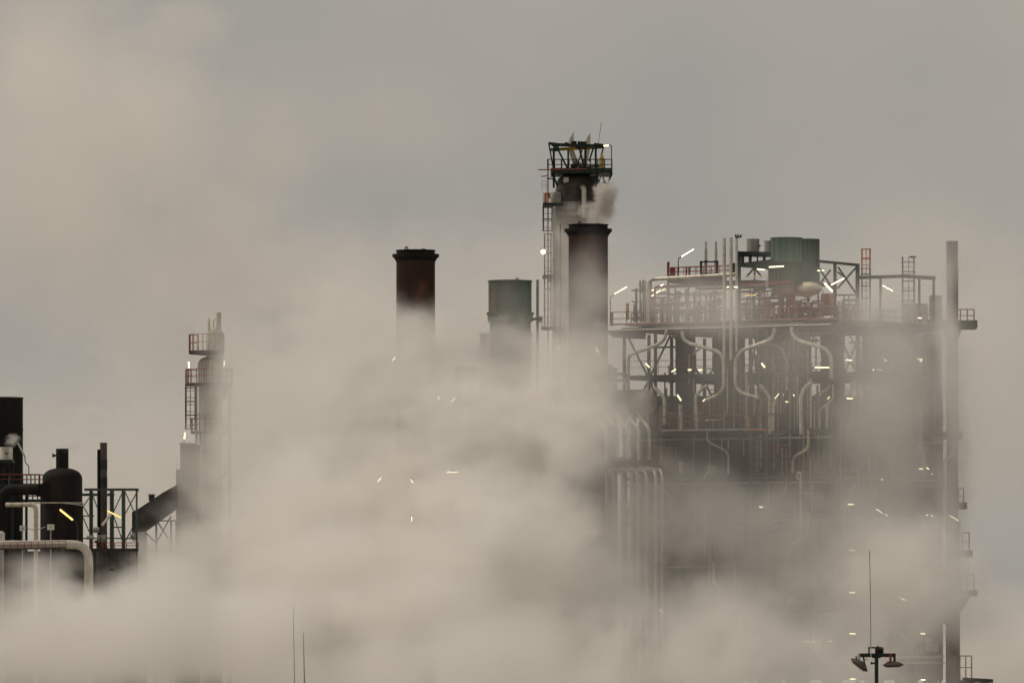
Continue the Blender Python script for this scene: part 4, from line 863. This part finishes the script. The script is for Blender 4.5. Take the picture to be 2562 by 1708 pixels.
for a, b, lab, m, w in (((1615, 908), (1625, 919), 'short slanting lamp near the steamy left edge of the face', 'lit', 4.2), ((1680, 930), (1691, 923), 'short slanting lamp rising right, inside the left loop', 'lit', 3.6), ((1721, 925), (1730, 925), 'left one of two level stubby lamps inside the left loop', 'lit', 4.8), ((1746, 925), (1757, 925), 'right one of two level stubby lamps inside the left loop', 'lit', 5.2),
                      ((1905, 908), (1914, 919), 'stubby bright lamp inside the right loop', 'lit', 6), ((2038, 919), (2075, 919), 'longest level lit lamp at the right corner of the face', 'lit_white', 5), ((1695, 988), (1704, 1002), 'bright stubby lamp slanting down above the middle railing', 'lit', 5.4), ((1758, 1004), (1764, 998), 'tiny slanting lamp under the end of the left loop', 'lit', 2.6),
                      ((1939, 997), (1949, 984), 'thin slanting lamp right of the right loop foot', 'lit', 2.2), ((1965, 1004), (1972, 1006), 'tiny level lamp right of the right loop foot', 'lit', 3), ((1984, 986), (1988, 991), 'tiny slanting lamp left of the corner pipes', 'lit', 2.6), ((2117, 900), (2132, 901), 'level lamp just right of the corner loop', 'lit', 3),
                      ((2182, 925), (2188, 925), 'left of three tiny level lamps in a row', 'lit', 2.6), ((2192, 924), (2197, 924), 'middle of three tiny level lamps in a row', 'lit_white', 2.6), ((2200, 925), (2206, 925), 'right of three tiny level lamps in a row', 'lit', 2.6), ((2210, 897), (2220, 903), 'small slanting lamp above the yellow scaffold rail', 'lit', 2.6),
                      ((2296, 898), (2307, 898), 'small level lamp meeting another in an angle at the far right', 'lit', 2.4), ((2300, 905), (2308, 899), 'small slanting lamp meeting another in an angle at the far right', 'lit', 2.4), ((2118, 996), (2134, 997), 'level lamp right of the corner, on the second row down', 'lit', 3), ((2182, 1002), (2189, 1002), 'tiny dim lamp right of the second row lamp', 'lit', 2.6),
                      ((2070, 998), (2076, 992), 'tiny slanting lamp at the corner elbow pipe', 'lit', 2.6), ((2360, 1016), (2379, 1016), 'dim level lamp in the gap beside the right chimney', 'lit_amber', 2.2), ((2296, 795), (2306, 796), 'dim level lamp under the far end of the top deck', 'lit', 2.4),
                      ((2206, 1197), (2209, 1201), 'bright dot lamp in the middle of the right face', 'lit_white', 6), ((2299, 1172), (2309, 1172), 'small level lamp left of a bent one on the right face', 'lit', 2.2), ((2318, 1169), (2324, 1174), 'small bent lamp near the right edge of the right face', 'lit', 2.4), ((2331, 1186), (2334, 1186), 'dot lamp left of another near the right edge', 'lit_white', 3), ((2347, 1185), (2350, 1185), 'dot lamp nearest to the right chimney', 'lit_white', 3.4),
                      ((2131, 1175), (2134, 1175), 'dot lamp high on the lower corner edge', 'lit_white', 2.6), ((2193, 1273), (2209, 1283), 'slanting double lamp low on the right face', 'lit', 2.8), ((2215, 1286), (2221, 1289), 'short lamp continuing the slanting double lamp', 'lit', 2.6), ((2317, 1288), (2322, 1288), 'tiny lamp left of a dot low on the right face', 'lit', 2.8), ((2331, 1289), (2334, 1289), 'dot lamp right of a tiny lamp low on the right face', 'lit', 2.4),
                      ((2375, 1288), (2398, 1302), 'thin slanting lamp on the right chimney', 'lit', 2.4), ((1899, 1267), (1909, 1268), 'stubby bright lamp on the green braced column', 'lit_white', 4), ((2235, 1485), (2266, 1502), 'long thin slanting lamp low in the steam above the mast', 'lit', 2.4), ((2380, 1498), (2387, 1502), 'short slanting lamp low on the right chimney', 'lit', 2.4)):
    fl_(a, b, lab, m, w)
for n, (py, lab) in enumerate(((1261, 'topmost'), (1375, 'second from the top'), (1481, 'third from the top'), (1584, 'fourth from the top'), (1697, 'lowest'))):
    fl_((2120 + n * 1.5, py), (2136 + n * 1.5, py + .6), f'{lab} of five level lamps stacked at the left of the right face', 'lit', 2.6, out=5)
for n, (py, lab) in enumerate(((1374, 'topmost'), (1481, 'second from the top'), (1584, 'third from the top'), (1699, 'lowest'))):
    fl_((2301 + n, py), (2312 + n, py + .5), f'{lab} of four level lamps stacked at the right of the right face', 'lit', 2.4, out=5)
for a, b, y, lab, m, w in (((981, 903), (989, 893), -12, 'tiny lamp in the steam left of the lone brown stack', 'lit_dim', 1.8), ((1095, 990), (1100, 1000), -14, 'tiny lamp falling right, low beside the lone brown stack', 'lit_dim', 2.4), ((1129, 1005), (1140, 994), -14, 'tiny lamp rising right, low beside the lone brown stack', 'lit_dim', 2.4), ((1490, 870), (1498, 882), -2, 'small bright lamp on the lower part of the second brown stack', 'lit_dim', 4.4), ((1396, 877), (1402, 868), 0, 'faint lamp low on the tall grey column', 'lit_dim', 1.8),
                         ((1118, 1181), (1147, 1181), -26, 'faint level lamp in the middle of the steam', 'lit_dim', 2), ((945, 1205), (954, 1194), -26, 'faint lamp rising right in the lower left steam', 'lit_dim', 1.8), ((1027, 1198), (1034, 1208), -26, 'faint lamp falling right in the lower middle steam', 'lit_dim', 2.2), ((1030, 1292), (1030, 1303), -28, 'faint upright lamp in the lower middle steam', 'lit_dim', 2.6),
                         ((963, 1551), (972, 1542), -34, 'low lamp rising to meet a level one in the bottom steam', 'lit_dim', 2), ((972, 1541), (987, 1541), -34, 'low level lamp meeting a rising one in the bottom steam', 'lit_dim', 2), ((1082, 1539), (1084, 1545), -34, 'tiny upright lamp in the bottom steam', 'lit_dim', 2.4), ((1157, 1526), (1169, 1540), -34, 'thin lamp falling right in the bottom steam', 'lit_dim', 2), ((773, 1595), (783, 1590), -40, 'pale lamp beside the two thin rods', 'lens', 2.2), ((873, 1694), (877, 1697), -40, 'tiny lamp at the bottom edge of the view', 'lit_dim', 2.4),
                         ((1651, 1522), (1660, 1535), -14, 'bright stubby lamp in the steam right of the bottom ducts', 'lit_dim', 3.8), ((1848, 1607), (1855, 1607), -20, 'tiny level lamp low in the steam under the green column', 'lit_dim', 2), ((2005, 1604), (2043, 1604), -22, 'dim long level lamp left of the mast', 'lit_dim', 2), ((2051, 1604), (2055, 1602), -22, 'tiny lamp next to a dim long level lamp left of the mast', 'lit_dim', 2), ((2072, 1603), (2083, 1603), -22, 'dim short level lamp nearest to the mast on its left', 'lit_dim', 2), ((1762, 1198), (1769, 1181), -3, 'pale slanting unlit lamp left of the green braced column', 'lens', 5)):
    strip(a, b, y, lab, m, w, house=w > 3, group=G11)
# ------------------------------------------------------------------ near floodlight mast, thin rods, birds
y = -270; k = K(y)
t = Thing('floodlight_mast', 'dark floodlight mast with crossbar and two hanging lamp heads, close at bottom right', 'lamp mast', G(P(2193, 1600, y)))
t.bar('post', G(P(2193, 1600, y)), P(2193, 1642, y), 9 * k, 9 * k, M['green'])
t.bar('crossbar', P(2150, 1638, y), P(2241, 1638, y), 9.5 * k, .18, M['green'])
t.bar('post_cap', P(2183, 1643, y), P(2203, 1643, y), .08, .3, M['green'])
t.bar('end_plate', P(2238, 1636, y - .1), P(2238, 1654, y - .1), 6 * k, .06, M['green'])
t.bar('top_frame', P(2174, 1617, y), P(2174, 1634, y), 3.5 * k, .2, M['green']); t.bar('top_frame', P(2173, 1619, y), P(2208, 1619, y), 4 * k, .2, M['green'])
t.mesh('winch_box', MB().box(P(2190, 1634, y - .15), P(2210, 1620, y + .15)), M['dark'])
t.mesh('winch_drum', MB().tube([P(2192, 1627, y - .2), P(2207, 1627, y - .2)], 4.5 * k, 12), M['soot'])
t.bar('yellow_tag', P(2203, 1618.5, y - .18), P(2209, 1618.5, y - .18), .06, .03, M['yellow'])
t.rod('cap_knob', P(2196, 1617, y), P(2196, 1614, y), 2 * k, M['green'])
t.rod('side_bolt', P(2178, 1658, y), P(2190, 1658, y), 2.2 * k, M['dark']); t.rod('cross_bolt', P(2181, 1654, y), P(2181, 1661, y), 1.5 * k, M['dark'])
t.pipe('cable', [P(2160, 1643, y - .08), P(2166, 1650, y - .08), P(2169, 1648, y - .08), P(2169, 1642, y - .08)], .012, M['black'], fr=.05, n=6)
def head(cx, cy, rx, rz, tilt, arms):
    ms = MB(); n = 20; Rm = Matrix.Rotation(R(tilt), 3, 'Y'); c = P(cx, cy, y - .05)
    prof = [(0.02, -.62), (.42, -.6), (.74, -.46), (.95, -.2), (1.0, .02), (.93, .26), (.72, .55), (.4, .8), (.02, .9)]
    ms.lathe(prof, (0, 0, 0), n); ms.v = [c + Rm @ Vector((v.x * rx * k, v.y * rx * k * .75, v.z * rz * k)) for v in ms.v]
    h = t.mesh('lamp_head', ms, M['brown'])
    m2 = MB().lathe([(1.02, -.22), (1.05, -.1), (1.05, .04), (1.02, .1)], (0, 0, 0), n); m2.v = [c + Rm @ Vector((v.x * rx * k, v.y * rx * k * .75, v.z * rz * k)) for v in m2.v]
    t.mesh('rim', m2, M['brown'], h)
    m3 = MB().lathe([(.9, -.46), (.7, -.56), (.02, -.66)], (0, 0, 0), n); m3.v = [c + Rm @ Vector((v.x * rx * k, v.y * rx * k * .75, v.z * rz * k)) + Vector((0, -.01, -.012)) for v in m3.v]
    t.mesh('glass', m3, M['lens'], h)
    for a, b, m, w in arms: t.bar('hanger', P(*a, y - .12), P(*b, y - .12), w * k, .05, M[m], h)
head(2150, 1662, 25, 12, 38, (((2149, 1634), (2151, 1662), 'lining', 5), ((2142, 1640), (2146, 1664), 'dark', 4), ((2160, 1642), (2164, 1664), 'green', 4)))
head(2234.5, 1662, 25, 10, -2, (((2228, 1634), (2228, 1656), 'red', 6), ((2220, 1655), (2236, 1655), 'rust', 3)))
t.mesh('ballast_box', MB().tube([P(2152, 1655, y + .02), P(2164, 1668, y + .02)], 6 * k, 10), M['dark'])
t.pipe('whip_rod', [P(2179, 1642, y - .12), P(2178, 1500, y - .12), P(2175.5, 1376, y - .12)], .016, M['dark'], n=6)
t.bar('rod_sleeve', P(2179, 1642, y - .13), P(2178.7, 1617, y - .13), .035, .035, M['white'])
for px, py, m, lab in ((734, 1523, 'grey', 'taller, paler one of two thin upright rods at the bottom'), (759, 1583, 'dark', 'shorter, darker one of two thin upright rods at the bottom')):
    yy = -150 if px > 740 else -135
    t = Thing('lightning_mast', lab, 'mast', G(P(px + 3, 1600, yy)), 'thin lightning masts')
    t.mesh('mast', MB().tube([G(P(px + 3, 1600, yy)), P(px + 3, 1720, yy), P(px, py, yy)], [.08, .034, .012], 8), M[m]); t.rod('tip', P(px, py, yy), P(px, py - 3, yy), .012, M['dark'])
def bird(px, py, y, sp, label):
    k = K(y); c = P(px, py, y); s = sp * k / 2
    me = bpy.data.meshes.new('bird')
    V = [(0, 0, 0), (0, -.34, .02), (0, -.55, .06), (0, .3, .0), (0, .62, -.03), (-.42, .02, .42), (-.78, .06, -.05), (-.95, .12, -.75), (.42, .02, .4), (.78, .06, -.05), (.95, .12, -.7)]
    E = [(0, 1), (1, 2), (0, 3), (3, 4), (0, 5), (5, 6), (6, 7), (0, 8), (8, 9), (9, 10)]
    rad = [(.2, .2), (.15, .15), (.05, .05), (.15, .13), (.14, .04), (.24, .09), (.2, .06), (.05, .03), (.24, .09), (.2, .06), (.05, .03)]
    me.from_pydata([(a * s, b * s, d * s) for a, b, d in V], E, [])
    o = bpy.data.objects.new('bird', me); col.objects.link(o); o.location = c; o.rotation_euler = (R(-20), 0, R(25))
    o['label'] = label; o['category'] = 'bird'
    md = o.modifiers.new('skin', 'SKIN'); 
    for i, sv in enumerate(me.skin_vertices[0].data): sv.radius = (rad[i][0] * s, rad[i][1] * s); sv.use_root = i == 0
    o.modifiers.new('sub', 'SUBSURF').levels = 1; o.modifiers['sub'].render_levels = 2
    me.materials.append(M['soot'])
bird(279, 1425, -100, 15, 'dark bird with arched wings flying below the steel frame at lower left')
bird(1505, 804, -80, 6, 'tiny bird before the right edge of the second brown stack')

# ------------------------------------------------------------------ steam
def steam_mat(name, c, scale, amp, soft, g=.0, detail=4.0, rough=.55, fine=0, fa=.5):
    m = bpy.data.materials.new(name); m.use_nodes = True; t = m.node_tree; n = t.nodes; l = t.links; n.clear()
    o = n.new('ShaderNodeOutputMaterial'); v = n.new('ShaderNodeVolumePrincipled'); l.new(v.outputs[0], o.inputs['Volume'])
    v.inputs['Color'].default_value = (*c, 1); v.inputs['Anisotropy'].default_value = g
    tc = n.new('ShaderNodeTexCoord'); ln = n.new('ShaderNodeVectorMath'); ln.operation = 'LENGTH'; l.new(tc.outputs['Object'], ln.inputs[0])
    ge = n.new('ShaderNodeNewGeometry'); mp = n.new('ShaderNodeMapping'); l.new(ge.outputs['Position'], mp.inputs[0])
    mp.inputs['Scale'].default_value = (scale, scale * .8, scale * 1.15); mp.inputs['Rotation'].default_value = (.2, .5, .3)
    ns = n.new('ShaderNodeTexNoise'); ns.inputs['Scale'].default_value = 1; ns.inputs['Detail'].default_value = detail; ns.inputs['Roughness'].default_value = rough
    l.new(mp.outputs[0], ns.inputs['Vector'])
    fac = ns.outputs['Fac']
    if fine:
        n2 = n.new('ShaderNodeTexNoise'); n2.inputs['Scale'].default_value = fine; n2.inputs['Detail'].default_value = 3.0; n2.inputs['Roughness'].default_value = .6
        l.new(mp.outputs[0], n2.inputs['Vector'])
        mb = n.new('ShaderNodeMath'); mb.operation = 'MULTIPLY_ADD'; mb.inputs[1].default_value = fa; l.new(n2.outputs['Fac'], mb.inputs[0])
        sb = n.new('ShaderNodeMath'); sb.operation = 'SUBTRACT'; sb.inputs[1].default_value = fa * .5; l.new(fac, sb.inputs[0]); l.new(sb.outputs[0], mb.inputs[2]); fac = mb.outputs[0]
    a = n.new('ShaderNodeMath'); a.operation = 'MULTIPLY_ADD'; a.inputs[1].default_value = amp; a.inputs[2].default_value = 1 - amp * .5; l.new(fac, a.inputs[0])
    s = n.new('ShaderNodeMath'); s.operation = 'SUBTRACT'; l.new(a.outputs[0], s.inputs[0]); l.new(ln.outputs['Value'], s.inputs[1])
    r = n.new('ShaderNodeMapRange'); r.interpolation_type = 'SMOOTHSTEP'; r.inputs[1].default_value = 0; r.inputs[2].default_value = soft; l.new(s.outputs[0], r.inputs[0])
    at = n.new('ShaderNodeAttribute'); at.attribute_type = 'OBJECT'; at.attribute_name = 'density'
    mu = n.new('ShaderNodeMath'); mu.operation = 'MULTIPLY'; l.new(r.outputs[0], mu.inputs[0]); l.new(at.outputs['Fac'], mu.inputs[1])
    fd = n.new('ShaderNodeMapRange'); fd.interpolation_type = 'SMOOTHSTEP'; fd.inputs[1].default_value = 1.2; fd.inputs[2].default_value = .85; l.new(ln.outputs['Value'], fd.inputs[0])
    m3 = n.new('ShaderNodeMath'); m3.operation = 'MULTIPLY'; l.new(mu.outputs[0], m3.inputs[0]); l.new(fd.outputs[0], m3.inputs[1])
    l.new(m3.outputs[0], v.inputs['Density'])
    return m
SC = (.997, .985, .965)
M['steam'] = steam_mat('drifting_steam', SC, .13, 1.8, .75, detail=2.5, rough=.55, fine=4.2, fa=.5)
M['veil'] = steam_mat('thin_steam_veil', SC, .12, 1.3, .8, detail=3)
M['fog'] = steam_mat('even_fog', SC, .10, .6, 1.0, detail=2)
M['far'] = steam_mat('far_steam', SC, .07, 1.7, .8, detail=2.5, fine=3.7, fa=.4)
M['puff'] = steam_mat('steam_puff', (.80, .78, .75), 1.1, 2.6, .6, detail=6, rough=.68)  # greyer than the other steam: the puff's shade is put into its colour
M['wisp'] = steam_mat('steam_wisp', SC, 1.2, 2.0, .8, detail=5, rough=.65)
_sph = {}
def sphere(m):
    if m.name not in _sph:
        bm = bmesh.new(); bmesh.ops.create_icosphere(bm, subdivisions=3, radius=1.22); me = bpy.data.meshes.new('steam'); bm.to_mesh(me); bm.free()
        me.materials.append(m); _sph[m.name] = me
    return _sph[m.name]
def cloud(px, py, rx, ry, y, dy, tau, m='steam', label='bank of pale steam drifting in front of the plant', name='steam_cloud'):
    k = K(y); c = P(px, py, y); o = bpy.data.objects.new(name, sphere(M[m])); col.objects.link(o)
    o.location = c; o.scale = (rx * k, dy, ry * k); o.rotation_euler = (0, R(rnd.uniform(-12, 12)), R(rnd.uniform(-10, 10)))
    o['density'] = tau / (dy * 1.3); o['kind'] = 'stuff'; o['label'] = label; o['group'] = 'steam'
rnd = random.Random(11)
# optical depth through the middle of each cloud; y is the distance in front of (-) or behind (+) the structure
for a in (
    (1110, 1230, 420, 360, -14, 14, 4.5), (800, 1370, 430, 300, -22, 16, 4.5), (1280, 1430, 380, 300, -26, 15, 3.2),
    (1080, 960, 220, 170, -8, 9, 1.6), (1270, 900, 190, 130, 14, 10, 2.2), (1420, 930, 170, 170, -14, 8, 1.3), (1480, 690, 90, 90, -8, 5, .25), (1440, 720, 120, 250, 13, 4, .9),
    (570, 1180, 110, 330, 6, 9, 1.2), (640, 1050, 170, 400, 0, 10, 1.1), (800, 1000, 260, 330, -6, 12, 1.8), (1030, 850, 160, 120, -4, 6, 1.6), (2265, 950, 130, 400, -10, 8, 1.1), (2200, 1420, 330, 220, -24, 10, .9), (120, 1490, 260, 80, -68, 7, .9), (1330, 1060, 170, 170, -8, 9, 1.8), (480, 1430, 260, 120, -2, 10, 3.4), (560, 1580, 420, 150, -50, 14, 3.5),
    (1500, 1040, 150, 200, -14, 8, 1.2), (1540, 1350, 260, 200, -16, 9, .9), (1560, 880, 110, 110, -10, 6, .7),
    (2230, 860, 180, 120, -10, 8, .9), (2160, 780, 90, 70, -8, 6, .6), (2190, 1120, 200, 220, -15, 8, 1.0), (2000, 1370, 420, 170, -18, 10, 1.1), (1680, 1250, 190, 150, -14, 8, 1.1), (2270, 1260, 220, 190, -16, 8, .6), (2240, 960, 230, 260, -15, 8, .6), (1850, 1600, 640, 200, -36, 14, 1.2), (2330, 1490, 300, 220, -30, 12, 1.2),
    (1040, 960, 150, 150, -2, 6, 2.2), (1060, 1600, 260, 200, -46, 12, 2.2), (900, 880, 240, 220, 0, 9, 1.0),
    (1440, 1080, 160, 170, -26, 7, 2.0), (1280, 1610, 190, 140, -68, 8, 1.1),
    (1000, 1040, 170, 130, -3, 6, 1.3),
    (1740, 1370, 140, 90, -20, 6, 1.3), (490, 1650, 170, 110, -42, 8, 1.6),
    (1160, 1760, 820, 230, -55, 18, 3.4), (960, 1440, 560, 230, -36, 15, 3.4), (2050, 1720, 600, 220, -62, 14, 1.3), (1440, 1180, 130, 150, -10, 7, 1.6), (320, 1480, 300, 95, -66, 8, 1.6), (1700, 1490, 400, 120, -26, 8, .9), (240, 1600, 460, 190, -72, 13, 2.3), (110, 1420, 180, 60, -62, 6, .8),
): cloud(*a)
for a in ((1720, 765, 300, 90, -9, 6, .65), (2378, 900, 44, 420, 2, 3, 1.7), (2370, 650, 110, 120, 6, 4, .8), (470, 1200, 70, 170, 2, 3, .9), (570, 960, 60, 200, 18, 4, 1.1), (520, 830, 60, 90, 16, 4, .5), (1440, 800, 130, 220, -12, 7, .5), (2180, 900, 330, 300, -14, 9, .7)):
    cloud(*a, m='veil', label='thin veil of steam hanging before the structure')
for a in ((1780, 1350, 330, 180, -20, 6, .9), (2270, 1350, 230, 320, -19, 6, .7), (2390, 1080, 110, 470, -20, 5, .8), (1860, 745, 360, 110, -14, 5, .32), (1880, 980, 420, 420, -11, 7, .62), (1560, 1140, 140, 200, -8, 5, .8), (1990, 670, 150, 110, -6, 3, .28), (1276, 760, 90, 110, 20, 4, .35), (1235, 890, 110, 90, 33.5, 2.5, 1.5), (2250, 750, 170, 110, -3, 4, .7), (2378, 1290, 44, 380, 2, 3, 1.7), (1580, 1290, 130, 210, -18, 5, .9), (2100, 1320, 420, 330, -14, 7, .6), (1480, 700, 80, 160, -4, 4, .3), (1300, 1620, 900, 260, -30, 14, 1.8), (2080, 1430, 420, 340, -22, 10, .9), (1000, 1250, 480, 420, -14, 12, 1.4), (2230, 1050, 160, 420, -13, 8, .6), (240, 1600, 460, 190, -68, 12, 2.0)):
    cloud(*a, m='fog', label='even fog of spent steam lying low over the plant')
for a in ((160, 420, 620, 420, 260, 60, 2.2), (560, 760, 560, 330, 240, 60, 1.6), (1250, 900, 800, 420, 200, 60, 2.0), (2150, 1050, 700, 420, 220, 60, 1.4), (120, 80, 260, 200, 300, 50, 1.4), (900, 300, 420, 160, 320, 50, .6), (110, 190, 130, 150, 270, 25, 1.0), (470, 60, 150, 80, 275, 25, .7), (390, 330, 140, 150, 265, 25, .7), (680, 420, 170, 110, 280, 30, .5), (2300, 800, 480, 360, 230, 50, 1.0), (560, 640, 330, 260, 240, 45, .8), (300, 1250, 560, 420, 200, 60, 1.8),
          (500, 1640, 900, 190, 120, 40, 3.5), (1500, 1660, 900, 190, 110, 40, 3.5), (2500, 1640, 700, 200, 120, 40, 3.0), (-100, 1600, 500, 220, 130, 40, 3.0), (3500, 1640, 800, 200, 125, 40, 3.0), (-1100, 1640, 800, 200, 125, 40, 3.0)):
    cloud(*a, m='far', label='tall pale plume of steam rising in the sky behind the plant')
cloud(1514, 502, 34, 54, 17, 1.4, 4.2, 'puff', 'small grey puff of steam beside the tall grey column', 'steam_puff')
cloud(1524, 480, 30, 34, 17, 1.2, 2.4, 'puff', 'small grey puff of steam beside the tall grey column', 'steam_puff')
cloud(1498, 548, 40, 26, 16, 1.1, 1.8, 'puff', 'small grey puff of steam beside the tall grey column', 'steam_puff')
cloud(1480, 528, 40, 28, 17, 1.1, 1.6, 'puff', 'small grey puff of steam beside the tall grey column', 'steam_puff')
cloud(1505, 462, 12, 10, 18, .4, 3.0, 'puff', 'small grey puff of steam beside the tall grey column', 'steam_puff')
cloud(30, 1100, 26, 18, -18, .8, .9, 'wisp', 'wisp of steam rising from the small white vent drum', 'steam_puff')
cloud(175, 1110, 44, 26, -24, 1.0, .8, 'wisp', 'faint wisp of steam rising from the neck of the dome topped vessel', 'steam_puff')
cloud(222, 1040, 64, 44, -24, 1.6, .6, 'wisp', 'faint wisp of steam rising from the neck of the dome topped vessel', 'steam_puff')
